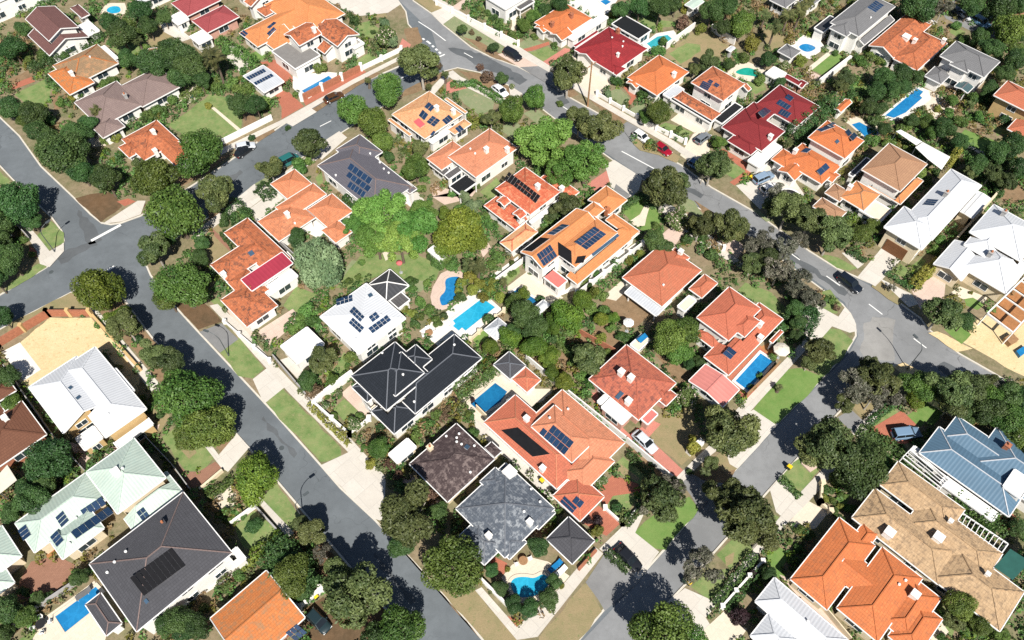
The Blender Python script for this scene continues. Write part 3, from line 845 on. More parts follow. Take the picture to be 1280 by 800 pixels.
# ---------------------------------------------------------------- cars
def car(p1, p2, color, label, typ='sedan', z=0.0, name='parked_car', group='cars parked along the streets and on driveways'):
    """p1 rear, p2 front, in photo pixels on the ground"""
    a, b = G(*p1, z+.6), G(*p2, z+.6); c = (a+b)/2; d = b-a; ang = math.atan2(d.y, d.x)
    root = empty(name, (c.x, c.y, z), ang); root.scale = (.82, .82, .82); tag(root, label, 'car', group)
    L, Wd, Ht = {'sedan': (4.7, 1.82, 1.45), 'hatch': (4.1, 1.75, 1.5), 'suv': (4.8, 1.9, 1.75), 'ute': (5.2, 1.85, 1.75), 'van': (5.0, 1.95, 2.1)}[typ]
    # body: stations along x, rings across
    hb = {'sedan': .95, 'hatch': .98, 'suv': 1.12, 'ute': 1.1, 'van': 1.2}[typ]
    st = [(-.5, .72, .62), (-.485, .86, .8), (-.42, .97, .93), (-.25, 1.0, 1.0), (.05, 1.0, 1.0), (.2, 1.0, .99), (.33, .98, .9), (.44, .92, .82), (.485, .8, .7), (.5, .66, .6)]
    V, Fc = [], []; ring = 10
    for x, w, h in st:
        hw = Wd/2*w; top = hb*h; z0 = .22 if abs(x) < .47 else .36
        prof = [(-hw*.93, z0), (-hw, z0+.2), (-hw*1.0, top*.72), (-hw*.93, top*.95), (-hw*.7, top), (hw*.7, top), (hw*.93, top*.95), (hw, top*.72), (hw, z0+.2), (hw*.93, z0)]
        V += [(x*L, y, q) for y, q in prof]
    for i in range(len(st)-1):
        for j in range(ring):
            k = (j+1) % ring; Fc.append((i*ring+j, i*ring+k, (i+1)*ring+k, (i+1)*ring+j))
    Fc += [tuple(range(ring)), tuple(range((len(st)-1)*ring, len(st)*ring))[::-1]]
    cm = paint(color); body = mobj('body', V, Fc, cm, root, smooth=True)
    bm = bmesh.new(); bm.from_mesh(body.data); bmesh.ops.recalc_face_normals(bm, faces=bm.faces); bm.to_mesh(body.data); bm.free()
    # cabin: glass lower band, painted roof
    cab = {'sedan': (-.40, -.27, .08, .24), 'hatch': (-.47, -.38, .08, .25), 'suv': (-.485, -.44, .1, .24), 'ute': (-.12, -.06, .12, .26), 'van': (-.49, -.46, .2, .36)}[typ]
    zb, zt = hb*.97, Ht
    def ringq(x0, x1, hw, z, e=.04): return [(x0*L, -hw, z), (x1*L, -hw, z), (x1*L, hw, z), (x0*L, hw, z)]
    g = MB(); lo = ringq(cab[0], cab[3], Wd/2*.92, zb); hi = ringq(cab[1], cab[2], Wd/2*.74, zt-.05); g.hexa(lo, hi); g.build('window', M['car_glass'], root)
    r = MB(); lo = ringq(cab[1]-.012, cab[2]+.012, Wd/2*.77, zt-.06); mid = ringq(cab[1]-.008, cab[2]+.008, Wd/2*.74, zt-.01); hi = ringq(cab[1]+.03, cab[2]-.02, Wd/2*.6, zt+.03)
    r.hexa(lo, mid); r.hexa(mid, hi, bottom=False)
    for s in (-1, 1):                                   # pillars
        for xb, xt in ((cab[0], cab[1]), ((cab[0]+cab[3])/2-.03, (cab[1]+cab[2])/2), (cab[3], cab[2])):
            r.bar((xb*L, s*Wd/2*.925, zb), (xt*L, s*Wd/2*.755, zt-.05), .09, .05)
    r.build('cabin_roof', cm, root)
    if typ == 'ute':
        t = MB(); t.box(-.49*L, -Wd/2*.86, hb*.96, -.14*L, Wd/2*.86, hb*.985); t.build('tray_cover', M['black_plastic'], root)
    for sx in (-.31, .31):
        for s in (-1, 1):
            w = MB(); y0, y1 = s*(Wd/2-.2), s*(Wd/2+.015); n = 14
            for q in (0,): w.tube([(sx*L, y0, .33), (sx*L, y1, .33)], [.33, .33], n)
            o = w.build('wheel', M['tyre'], root); h = MB(); h.tube([(sx*L, y1, .33), (sx*L, y1+s*.012, .33)], [.2, .19], n); h.build('rim', M['alu'], o)
    for s in (-1, 1):
        h = MB(); h.box(.462*L, s*Wd*.34-.2, hb*.56, .492*L, s*Wd*.34+.16, hb*.7); h.build('headlight', M['lamp_glass'], root)
        h = MB(); h.box(-.497*L, s*Wd*.36-.16, hb*.62, -.47*L, s*Wd*.36+.14, hb*.78); h.build('tail_light', M['red_glass'], root)
        h = MB(); h.box(cab[3]*L-.45, s*(Wd/2+.02), hb*.93, cab[3]*L-.28, s*(Wd/2+.2), hb*1.05); h.build('wing_mirror', cm, root)
    landmark_car = None
    return root
def paint(c):
    k = 'car_paint_'+'_'.join('%03d' % round(x*999) for x in c)
    if k not in MATS:
        t = NT(k); b = t.bsdf(c, .28, 0, .5); b.inputs['Coat Weight'].default_value = .6; b.inputs['Coat Roughness'].default_value = .05; MATS[k] = t.m
    return MATS[k]
# ---------------------------------------------------------------- street furniture
def street_lamp(px, py, ax, ay, label, h=5.4, arm=1.7, short=None):
    """base pixel; (ax, ay) a ground pixel the arm reaches towards"""
    p = G(px, py); q = G(ax, ay); d = (q-p); d.z = 0; d.normalize()
    root = empty('street_lamp', (p.x, p.y, ZB)); tag(root, label, 'street lamp', 'street lamps')
    m = MB(); m.tube([(0, 0, 0), (0, 0, .5), (0, 0, .52), (0, 0, h*.75)], [.1, .1, .075, .055], 10); m.build('pole', M['galv'], root)
    path = [(0, 0, h*.75)]
    for k in range(1, 8):
        s = k/7; path.append((d.x*arm*(1-math.cos(s*1.45)), d.y*arm*(1-math.cos(s*1.45)), h*.75+h*.25*math.sin(s*1.5)))
    m = MB(); m.tube(path, [.055-.003*k for k in range(8)], 8); m.build('arm', M['galv'], root)
    e = Vector(path[-1]); m = MB(); m.bar(e-d*.1, e+d*.65, .3, .14); o = m.build('lamp_head', M['galv'], root)
    m = MB(); m.bar(e+d*.15+Vector((0, 0, -.09)), e+d*.6+Vector((0, 0, -.09)), .22, .06); m.build('diffuser', M['lamp_glass'], o)
    if short: landmark(short, p, 1.5)
    return root
def bin_(px, py, lid, label, ang=45):
    p = G(px, py); root = empty('wheelie_bin', (p.x, p.y, ZB), R(ang)); root.scale = (.85, .85, .85); tag(root, label, 'bin', 'wheelie bins put out by the kerb')
    m = MB(); m.hexa([(-.22, -.26, .06), (.22, -.26, .06), (.22, .26, .06), (-.22, .26, .06)], [(-.29, -.34, .98), (.29, -.34, .98), (.29, .36, .98), (-.29, .36, .98)]); m.bar((-.26, .42, .93), (.26, .42, .93), .05, .05)
    m.build('body', M['bin_green'], root)
    m = MB(); m.hexa([(-.31, -.37, .98), (.31, -.37, .98), (.31, .38, .98), (-.31, .38, .98)], [(-.25, -.28, 1.07), (.25, -.28, 1.07), (.25, .3, 1.09), (-.25, .3, 1.09)]); m.build('lid', M[lid], root)
    for s in (-1, 1):
        m = MB(); m.tube([(s*.2, .3, .1), (s*.28, .3, .1)], [.1, .1], 10); m.build('wheel', M['tyre'], root)
def umbrella(px, py, r_px, mat, label, n=8, h=2.6):
    p = G(px, py, h); r = r_px/ppm(p); root = empty('patio_umbrella', (p.x, p.y, ZB), .3); tag(root, label, 'umbrella')
    m = MB(); m.tube([(0, 0, 0), (0, 0, h+.12)], [.03, .025], 7); m.tube([(0, 0, 0), (0, 0, .08)], [.3, .28], 10); m.build('pole', M['alu'], root)
    m = MB(); mid = [(r*.55*math.cos(2*math.pi*k/n), r*.55*math.sin(2*math.pi*k/n), h-.22*r*.55*1.2) for k in range(n)]; rim = [(r*math.cos(2*math.pi*k/n), r*math.sin(2*math.pi*k/n), h-.38*r) for k in range(n)]
    for k in range(n):
        j = (k+1) % n; m.face([(0, 0, h), mid[k], mid[j]]); m.face([mid[k], rim[k], rim[j], mid[j]])
        a, b = rim[k], rim[j]; m.face([a, (a[0], a[1], a[2]-.14), (b[0], b[1], b[2]-.14), b])
    m.build('canopy', M[mat], root)
def lounger(px, py, ang, label, mat='fabric_grey'):
    p = G(px, py); root = empty('sun_lounger', (p.x, p.y, ZB), R(ang)); tag(root, label, 'sun lounger', 'sun loungers by the pools')
    m = MB(); m.box(-.95, -.32, .28, .45, .32, .38); m.hexa([(.45, -.32, .28), (1.0, -.32, .6), (1.0, .32, .6), (.45, .32, .28)], [(.45, -.32, .38), (.96, -.32, .69), (.96, .32, .69), (.45, .32, .38)]); m.build('cushion', M[mat], root)
    for sx in (-.85, .4):
        for s in (-.28, .28):
            m = MB(); m.box(sx-.03, s-.03, 0, sx+.03, s+.03, .28); m.build('leg', M['white_paint'], root)
def table_set(px, py, label, r=.55, top='timber', chairs=4):
    p = G(px, py); root = empty('garden_table', (p.x, p.y, ZB)); tag(root, label, 'table', 'garden tables')
    m = MB(); m.tube([(0, 0, .7), (0, 0, .75)], [r, r], 16); m.build('tabletop', M[top], root)
    m = MB(); m.tube([(0, 0, 0), (0, 0, .03), (0, 0, .04), (0, 0, .7)], [.25, .24, .05, .05], 9); m.build('leg', M['alu'], root)
    for k in range(chairs):
        a = 6.283*k/chairs+.4; c = p+Vector((math.cos(a), math.sin(a), 0))*(r+.35)
        ch = empty('garden_chair', (c.x, c.y, ZB), a); tag(ch, 'garden chair pulled up to the '+label, 'chair', 'garden chairs')
        m = MB(); m.box(-.22, -.22, .4, .22, .22, .45); m.build('seat', M['white_paint'], ch)
        m = MB(); m.box(.18, -.22, .45, .23, .22, .85); m.build('backrest', M['white_paint'], ch)
        for sx in (-.18, .18):
            for s in (-.18, .18):
                m = MB(); m.box(sx-.02, s-.02, 0, sx+.02, s+.02, .4); m.build('leg', M['alu'], ch)
def pergola(s, h, label, mat='white_paint', n=8, name='pergola', beam=.12):
    """open slatted frame on posts; four photo pixels at its top"""
    P = pts2(s, h); c = sum(P, Vector())/4; root = empty(name, (c.x, c.y, ZB)); tag(root, label, 'pergola')
    o = Vector((c.x, c.y, ZB)); Q = [p-o for p in P]
    for p in Q:
        m = MB(); m.box(p.x-.07, p.y-.07, 0, p.x+.07, p.y+.07, p.z-.1); m.build('post', M[mat], root)
    m = MB()
    for i in range(4): m.bar(Q[i], Q[(i+1) % 4], beam*.9, beam*1.6)
    m.build('frame', M[mat], root); m = MB()
    for k in range(1, n): m.bar(Q[0].lerp(Q[1], k/n)+Vector((0, 0, .1)), Q[3].lerp(Q[2], k/n)+Vector((0, 0, .1)), beam*.6, beam)
    m.build('slats', M[mat], root); landmark_ = None
def shade(s, h, mat, label, cat='shade sail', name='shade_sail', th=.04, posts=True, rise=0.0):
    """a stretched flat or peaked cover on posts, photo pixels at its top"""
    P = pts2(s, h); n = len(P); c = sum(P, Vector())/n; root = empty(name, (c.x, c.y, ZB)); tag(root, label, cat); o = Vector((c.x, c.y, ZB)); Q = [p-o for p in P]
    m = MB(); top = Vector((0, 0, Q[0].z+rise))
    for i in range(n):
        j = (i+1) % n; m.face([Q[i], Q[j], top]); m.face([Q[j]-Vector((0, 0, th)), Q[i]-Vector((0, 0, th)), top-Vector((0, 0, th))]); m.face([Q[i], Q[i]-Vector((0, 0, th)), Q[j]-Vector((0, 0, th)), Q[j]])
    bm_fix(m.build('cover', M[mat], root))
    if posts:
        for p in Q:
            k = MB(); k.tube([(p.x*.97, p.y*.97, 0), (p.x*.97, p.y*.97, p.z-.02)], [.06, .06], 8); k.build('post', M['galv'], root)
    return root
def bm_fix(o):
    bm = bmesh.new(); bm.from_mesh(o.data); bmesh.ops.recalc_face_normals(bm, faces=bm.faces); bm.to_mesh(o.data); bm.free(); return o
def solid(s, h, mat, label, cat, name, z=0.0):
    """a low solid shape, e.g. a slab or planter, footprint in photo pixels"""
    P = pts2(s, ZB); c = sum(P, Vector())/len(P); m = MB(); b = [(p.x-c.x, p.y-c.y, z) for p in P]
    ar = sum(b[i][0]*b[(i+1) % len(b)][1]-b[(i+1) % len(b)][0]*b[i][1] for i in range(len(b)))
    if ar < 0: b = b[::-1]
    m.hexa(b, [(x, y, z+h) for x, y, _ in b]); o = m.build(name, M[mat]); o.location = (c.x, c.y, ZB+.03); tag(o, label, cat); return o
def garage(short, s, mat='brown_door', h=2.3, name='garage_door'):
    """door panel set into the nearest camera-side wall; two ground pixels give its place and width"""
    H = HOUSES[short]; v = [float(x) for x in s.split()]; a, b = G(v[0], v[1]), G(v[2], v[3]); w = (b-a).length; m = (a+b)/2
    la = (m.x-H.cx)*H.ct+(m.y-H.cy)*H.st; lb = -(m.x-H.cx)*H.st+(m.y-H.cy)*H.ct; best = None
    for r in H.RS:
        if r.open: continue
        o = min(H.over if r.sides else .12, (r.a1-r.a0)/3, (r.b1-r.b0)/3)
        for sd in 'LR':
            q = (r.a0+o, min(max(lb, r.b0+w/2+o), r.b1-w/2-o)) if sd == 'L' else (min(max(la, r.a0+w/2+o), r.a1-w/2-o), r.b0+o)
            d = math.hypot(q[0]-la, q[1]-lb)
            if best is None or d < best[0]: best = (d, sd, q)
    _, sd, q = best; m = MB(); t = .1
    if sd == 'L': m.box(q[0]-t, q[1]-w/2, ZB, q[0]+.02, q[1]+w/2, ZB+h)
    else: m.box(q[0]-w/2, q[1]-t, ZB, q[0]+w/2, q[1]+.02, ZB+h)
    for k in range(1, 5):
        z = ZB+h*k/5
        if sd == 'L': m.box(q[0]-t-.015, q[1]-w/2+.05, z-.02, q[0]-t+.01, q[1]+w/2-.05, z+.02)
        else: m.box(q[0]-w/2+.05, q[1]-t-.015, z-.02, q[0]+w/2-.05, q[1]-t+.01, z+.02)
    m.build(name, M[mat], H.root)
def trampoline(px, py, label, r=1.9):
    p = G(px, py, .9); root = empty('trampoline', (p.x, p.y, ZB)); tag(root, label, 'trampoline'); n = 28
    m = MB(); m.tube([(0, 0, .84), (0, 0, .86)], [r*.86, r*.86], n); m.build('mat', M['black_plastic'], root)
    c = [(r*math.cos(6.2832*k/n), r*math.sin(6.2832*k/n)) for k in range(n)]
    m = MB()
    for k in range(n):
        a, b = c[k], c[(k+1) % n]; m.hexa([(a[0]*.86, a[1]*.86, .86), (a[0], a[1], .86), (b[0], b[1], .86), (b[0]*.86, b[1]*.86, .86)], [(a[0]*.86, a[1]*.86, .9), (a[0], a[1], .9), (b[0], b[1], .9), (b[0]*.86, b[1]*.86, .9)])
    m.build('rim', M['white_paint'], root)
    for k in range(0, n, 4):
        m = MB(); m.tube([(c[k][0], c[k][1], 0), (c[k][0], c[k][1], .86)], [.03, .03], 6); m.build('leg', M['galv'], root)
def power_pole(px, py, label, h=9.5, ang=45):
    p = G(px, py); root = empty('power_pole', (p.x, p.y, ZB), R(ang)); tag(root, label, 'power pole'); landmark('power pole', p, 1)
    m = MB(); m.tube([(0, 0, 0), (0, 0, h)], [.17, .11], 9); m.build('pole', M['timber'], root)
    m = MB(); m.bar((-1.1, 0, h-.6), (1.1, 0, h-.6), .12, .14); o = m.build('crossarm', M['timber'], root)
    for x in (-1, -.4, .4, 1):
        m = MB(); m.tube([(x, 0, h-.55), (x, 0, h-.38)], [.05, .03], 7); m.build('insulator', M['white_paint'], o)
# ---------------------------------------------------------------- palette
class MM(dict):
    def __missing__(s, k): print('MISSING MATERIAL', k); s[k] = plain(k, (1, 0, 1)); return s[k]
M = MM()
M['white_paint'] = plain('white_paint', (.8, .79, .77), .5, var=.05)
M['white_wall'] = plain('white_wall', (.76, .74, .70), .8, var=.07)
M['cream_wall'] = plain('cream_wall', (.66, .56, .40), .85, var=.1)
M['tan_wall'] = plain('tan_wall', (.52, .36, .17), .85, var=.1)
M['pink_wall'] = plain('pink_wall', (.50, .28, .22), .85, var=.14)
M['brick'] = plain('brick', (.33, .13, .075), .9, var=.25, nscale=3)
M['grey_wall'] = plain('grey_wall', (.35, .34, .33), .85, var=.1)
M['alu'] = plain('alu', (.55, .56, .57), .4, .5, .06)
M['galv'] = plain('galv', (.10, .115, .12), .5, .3, .1)
M['glass'] = plain('glass', (.03, .045, .055), .12, var=.2, spec=.5)
M['car_glass'] = plain('car_glass', (.012, .016, .02), .06, var=.1, spec=.5)
M['tyre'] = plain('tyre', (.015, .015, .016), .85)
M['black_plastic'] = plain('black_plastic', (.02, .02, .022), .6)
M['lamp_glass'] = plain('lamp_glass', (.7, .7, .68), .15, var=.04)
M['red_glass'] = plain('red_glass', (.3, .01, .01), .2)
M['bin_green'] = plain('bin_green', (.012, .03, .02), .5)
M['lid_yellow'] = plain('lid_yellow', (.75, .5, .02), .45)
M['lid_red'] = plain('lid_red', (.5, .03, .02), .45)
M['lid_green'] = plain('lid_green', (.03, .09, .04), .45)
M['timber'] = plain('timber', (.30, .17, .085), .75, var=.25, nscale=4)
M['brown_door'] = plain('brown_door', (.16, .07, .03), .6, var=.15)
M['terracotta_pot'] = plain('terracotta_pot', (.4, .15, .07), .8)
M['fabric_grey'] = plain('fabric_grey', (.13, .13, .135), .9)
M['fabric_white'] = plain('fabric_white', (.75, .74, .70), .9)
M['fabric_cream'] = plain('fabric_cream', (.62, .57, .48), .9)
M['fabric_green'] = plain('fabric_green', (.02, .09, .075), .8)
M['fabric_pink'] = plain('fabric_pink', (.55, .13, .13), .85)
M['bark'] = plain('bark', (.13, .10, .075), .95, var=.3, nscale=3)
M['bark_pale'] = plain('bark_pale', (.34, .31, .27), .95, var=.3, nscale=3)
# roofs
tr, mr = tile_roof, metal_roof
M['t_orange'] = tr('roof_orange', (.64, .205, .075), (.54, .16, .058), .3, (.3, .12, .06), .55)
M['t_apricot'] = tr('roof_apricot', (.68, .28, .115), (.60, .23, .085), .3, (.36, .15, .07), .5)
M['t_salmon'] = tr('roof_salmon', (.66, .27, .155), (.58, .22, .12), .3, (.34, .15, .09), .6)
M['t_rust'] = tr('roof_rust', (.60, .205, .095), (.42, .125, .055), .5, (.14, .065, .045), 1.0, big=.1)
M['t_red'] = tr('roof_red', (.64, .17, .085), (.48, .10, .055), .5, (.66, .38, .22), .75, big=.1)
M['t_brick'] = tr('roof_brick', (.54, .18, .10), (.47, .145, .08), .35, (.25, .12, .07), .4)
M['t_coral'] = tr('roof_coral', (.56, .17, .10), (.48, .14, .08), .3, (.28, .10, .065), .5)
M['t_mottled'] = tr('roof_mottled', (.62, .22, .07), (.52, .17, .055), .5, (.24, .17, .10), .9, big=.1)
M['t_blotch'] = tr('roof_blotch', (.55, .17, .10), (.42, .12, .08), .5, (.16, .06, .05), .85, big=.1)
M['t_shell'] = tr('roof_shell', (.74, .44, .24), (.62, .32, .15), .5, (.48, .19, .09), .8)
M['t_maroon'] = tr('roof_maroon', (.25, .032, .035), (.20, .026, .03), .3)
M['t_crimson'] = tr('roof_crimson', (.36, .035, .04), (.22, .025, .03), .5)
M['t_wine'] = tr('roof_wine', (.36, .08, .085), (.30, .065, .07), .3)
M['t_plum'] = tr('roof_plum', (.19, .095, .085), (.15, .075, .07), .35)
M['t_peach'] = tr('roof_peach', (.68, .275, .145), (.56, .20, .095), .45, (.33, .14, .08), .8)
M['t_oldbrown'] = tr('roof_oldbrown', (.34, .23, .13), (.26, .17, .10), .5, (.5, .25, .12), .5)
M['t_mauve'] = tr('roof_mauve', (.27, .20, .18), (.22, .16, .15), .35)
M['t_brown'] = tr('roof_brown', (.18, .08, .048), (.15, .065, .04), .3)
M['t_black'] = tr('roof_black', (.022, .027, .036), (.015, .019, .026), .3, contrast=.5)
M['t_charcoal'] = tr('roof_charcoal', (.082, .082, .092), (.066, .066, .074), .25)
M['t_lavender'] = tr('roof_lavender', (.135, .13, .15), (.115, .11, .13), .3)
M['t_slate'] = tr('roof_slate', (.115, .135, .165), (.085, .10, .125), .5, (.34, .36, .38), .7)
M['t_umber'] = tr('roof_umber', (.085, .06, .06), (.055, .038, .04), .7, (.2, .155, .145), .85)
M['t_grey'] = tr('roof_grey', (.20, .20, .205), (.17, .17, .175), .25)
M['t_tan'] = tr('roof_tan', (.56, .39, .23), (.45, .3, .17), .55, (.14, .10, .07), .7, row=.45)
M['t_dun'] = tr('roof_dun', (.42, .24, .14), (.36, .20, .12), .3)
M['m_white'] = mr('roof_white', (.60, .615, .64), rib=.4, var=.04, contrast=.04)
M['m_silver'] = mr('roof_silver', (.5, .52, .55), rib=.4, contrast=.08)
M['m_grey'] = mr('roof_metal_grey', (.36, .38, .40))
M['m_sage'] = mr('roof_sage', (.42, .52, .46), rib=.4, contrast=.03, dirt=(.55, .55, .45))
M['m_blue'] = mr('roof_blue', (.095, .17, .245), rib=.45, contrast=.12)
M['m_char'] = mr('roof_metal_charcoal', (.05, .052, .058), contrast=.2)
M['m_teal'] = mr('roof_teal', (.06, .11, .12))
M['m_maroon'] = mr('roof_metal_maroon', (.33, .035, .06))
M['m_pink'] = mr('roof_pink', (.60, .22, .19))
M['m_green'] = mr('roof_green', (.03, .12, .09))
M['flat_white'] = plain('flat_white', (.78, .77, .74), .8, var=.08)
M['flat_cream'] = plain('flat_cream', (.7, .6, .46), .8, var=.08)
M['deck_grey'] = plain('deck_grey', (.2, .19, .18), .8)
M['flat_black'] = plain('flat_black', (.012, .013, .015), .7)
M['flat_pink'] = plain('flat_pink', (.55, .16, .14), .8, var=.1)
M['flat_slat'] = mr('pergola_slats', (.10, .095, .095), rib=.5, contrast=.35)
M['pv'] = pv_mat()
M['heater'] = plain('solar_heater', (.010, .010, .012), .8, var=.2, spec=.12)
M['skylight'] = plain('skylight', (.05, .09, .14), .1, spec=.5)
M['flat_red_panel'] = plain('flat_red_panel', (.6, .1, .11), .7)
M['wood_deck'] = plain('wood_deck', (.33, .15, .06), .75, var=.25, nscale=3)
# ground
M['block_ground'] = ground_mat('block_ground', ((.24, .185, .115), (.13, .145, .065), (.34, .27, .18)), .15, .8, 3, speck=(.085, .105, .045))
M['base_ground'] = ground_mat('base_ground', ((.12, .11, .06), (.07, .08, .035), (.16, .13, .085)), .05, .3, 2)
M['lawn'] = ground_mat('lawn_green', ((.175, .265, .09), (.115, .20, .058), (.31, .31, .14)), .45, .8, 9, speck=(.27, .25, .13))
M['lawn_bright'] = ground_mat('lawn_bright', ((.155, .265, .07), (.115, .22, .05), (.22, .29, .095)), .25, .8, 9)
M['lawn_pale'] = ground_mat('lawn_pale', ((.24, .28, .15), (.18, .24, .11), (.30, .29, .18)), .25, .8, 9, speck=(.34, .29, .18))
M['lawn_dry'] = ground_mat('lawn_dry', ((.30, .24, .13), (.24, .22, .11), (.36, .27, .16)), .2, .7, 7, speck=(.17, .19, .08))
M['dirt'] = ground_mat('dirt_brown', ((.25, .16, .09), (.19, .13, .075), (.33, .23, .14)), .3, 1.1, 6, speck=(.12, .09, .05))
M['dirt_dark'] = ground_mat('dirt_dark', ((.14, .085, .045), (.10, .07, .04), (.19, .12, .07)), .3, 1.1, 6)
M['sand'] = ground_mat('sand_yellow', ((.68, .54, .31), (.62, .48, .26), (.74, .60, .37)), .2, .9, 5, speck=(.42, .29, .14))
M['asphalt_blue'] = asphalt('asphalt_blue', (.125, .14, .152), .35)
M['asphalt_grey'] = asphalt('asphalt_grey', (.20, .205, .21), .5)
M['asphalt_drive'] = asphalt('asphalt_drive', (.19, .19, .19), .5)
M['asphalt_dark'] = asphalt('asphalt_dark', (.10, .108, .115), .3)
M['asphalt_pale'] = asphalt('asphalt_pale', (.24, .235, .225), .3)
M['m_cap'] = plain('ridge_grey', (.13, .14, .16), .6)
M['line_paint'] = plain('line_paint', (.72, .72, .70), .7, var=.12, nscale=6)
M['kerb'] = plain('kerb', (.56, .52, .45), .85, var=.12)
M['path'] = paving('path_slabs', (.60, .56, .50), (.55, .51, .45), 1.5, 1.5, .03)
M['concrete'] = paving('concrete_slabs', (.62, .58, .52), (.57, .53, .47), 2.4, 2.4, .03)
M['concrete_pink'] = paving('concrete_pink', (.62, .48, .40), (.57, .44, .37), 1.2, 1.2, .02)
M['paving_cream'] = paving('paving_cream', (.70, .62, .50), (.65, .57, .46), .5, .5, .02, .85)
M['paving_white'] = paving('paving_white', (.76, .73, .67), (.72, .69, .63), .6, .6, .02, .85)
M['paving_red'] = paving('paving_red', (.44, .16, .10), (.38, .13, .085), .4, .2, .015, .7)
M['paving_pink'] = paving('paving_pink', (.54, .22, .17), (.48, .19, .15), .4, .2, .015, .8)
M['paving_brown'] = paving('paving_brown', (.32, .17, .115), (.27, .14, .095), .4, .2, .015, .7)
M['pool_blue'] = water_mat('water_blue', (.012, .15, .36), (.02, .20, .43))
M['pool_cyan'] = water_mat('water_cyan', (.015, .29, .47), (.03, .35, .53))
M['pool_deep'] = water_mat('water_deep', (.008, .10, .24), (.012, .14, .30))
M['pool_green'] = water_mat('water_green', (.01, .26, .19), (.02, .33, .25))
M['pool_teal'] = water_mat('water_teal', (.03, .28, .33), (.05, .36, .42))
# leaves
lm = leaf_mat
M['leaf_dark'] = lm('leaf_dark', (.024, .062, .018), (.082, .15, .04))
M['leaf_round'] = lm('leaf_round', (.045, .095, .016), (.15, .225, .044))
M['leaf_olive'] = lm('leaf_olive', (.04, .065, .02), (.15, .18, .06))
M['leaf_bright'] = lm('leaf_bright', (.105, .225, .04), (.24, .39, .085), trans=.3)
M['leaf_yellow'] = lm('leaf_yellow', (.14, .17, .03), (.30, .30, .06), trans=.3)
M['leaf_lime'] = lm('leaf_lime', (.065, .125, .016), (.215, .28, .04), trans=.3)
M['leaf_grey'] = lm('leaf_grey', (.065, .07, .045), (.16, .16, .11), (.24, .22, .18))
M['leaf_silver'] = lm('leaf_silver', (.09, .155, .07), (.25, .33, .165))
M['leaf_purple'] = lm('leaf_purple', (.022, .012, .014), (.05, .025, .026))
M['leaf_shrub'] = lm('leaf_shrub', (.04, .09, .02), (.14, .22, .05), hue=.03, objvar=.35)
M['leaf_hedge'] = lm('leaf_hedge', (.035, .08, .022), (.085, .145, .04))
M['leaf_palm'] = lm('leaf_palm', (.05, .075, .025), (.15, .16, .06))
M['leaf_dry'] = lm('leaf_dry', (.16, .10, .05), (.26, .17, .09))
M['leaf_flower'] = lm('leaf_flower', (.06, .11, .03), (.13, .18, .05), (.6, .5, .42))
M['leaf_rust'] = lm('leaf_rust', (.10, .07, .04), (.20, .13, .08))
defkind('round', 'leaf_round', 'rounded green tree', n=10500, leaf=.062, lobes=17, core=.6, zc=1.02, base=1.4, asp=.85)
defkind('dark', 'leaf_dark', 'dark green tree', n=10500, leaf=.062, lobes=16, core=.6, zc=1.05, base=1.4, asp=.88)
defkind('olive', 'leaf_olive', 'olive green tree', n=9500, leaf=.064, lobes=18, core=.5, elong=1.9, droop=.8, gap=.25, zc=1.1, base=1.6, asp=.85, lobe_r=(.26, .42), bark='bark_pale')
defkind('grey', 'leaf_grey', 'grey wispy tree', n=4200, leaf=.062, lobes=20, core=.4, elong=2.2, droop=.5, gap=.6, zc=1.1, base=1.6, asp=.8, lobe_r=(.2, .36), bark='bark_pale')
defkind('bright', 'leaf_bright', 'bright green tree', n=13000, leaf=.052, lobes=26, core=.5, flat=.75, zc=.75, base=2.6, lobe_r=(.2, .34), up=.5)
defkind('lime', 'leaf_lime', 'lime green tree', n=9500, leaf=.063, lobes=17, core=.55, zc=.95, base=1.2, asp=.9)
defkind('silver', 'leaf_silver', 'silvery green tree', n=10000, leaf=.062, lobes=18, core=.55, elong=2.0, droop=.6, zc=.95, base=1.5, asp=.9)
defkind('yellow', 'leaf_yellow', 'yellow-green shrub', 'shrub', n=1900, leaf=.13, lobes=11, zc=.8, base=.2, asp=.85)
defkind('shrub', 'leaf_shrub', 'leafy green shrub', 'shrub', n=1700, leaf=.135, lobes=10, zc=.72, base=.1, asp=.85)
defkind('bush', 'leaf_dark', 'dense dark shrub', 'shrub', n=1700, leaf=.135, lobes=10, zc=.72, base=.1, asp=.85)
defkind('purple', 'leaf_purple', 'purple-leaved shrub', 'shrub', n=1900, leaf=.125, lobes=11, zc=.85, base=.3, asp=.9)
defkind('flower', 'leaf_flower', 'pale flowering shrub', 'shrub', n=2600, leaf=.11, lobes=12, zc=.85, base=.4, asp=.85)
defkind('dry', 'leaf_rust', 'rust brown shrub', 'shrub', n=1300, leaf=.14, lobes=12, zc=.9, base=.4, gap=.3, asp=.9)
defkind('cypress', 'leaf_hedge', 'slender dark conifer', 'conifer', n=1500, leaf=.22, lobes=9, zc=2.4, base=.1, asp=2.4)
defkind('cone', 'leaf_yellow', 'golden upright conifer', 'conifer', n=1500, leaf=.2, lobes=9, zc=1.8, base=.1, asp=1.9)
defkind('palm', 'leaf_palm', 'feathery palm', 'palm', zc=1.6, base=2.0)
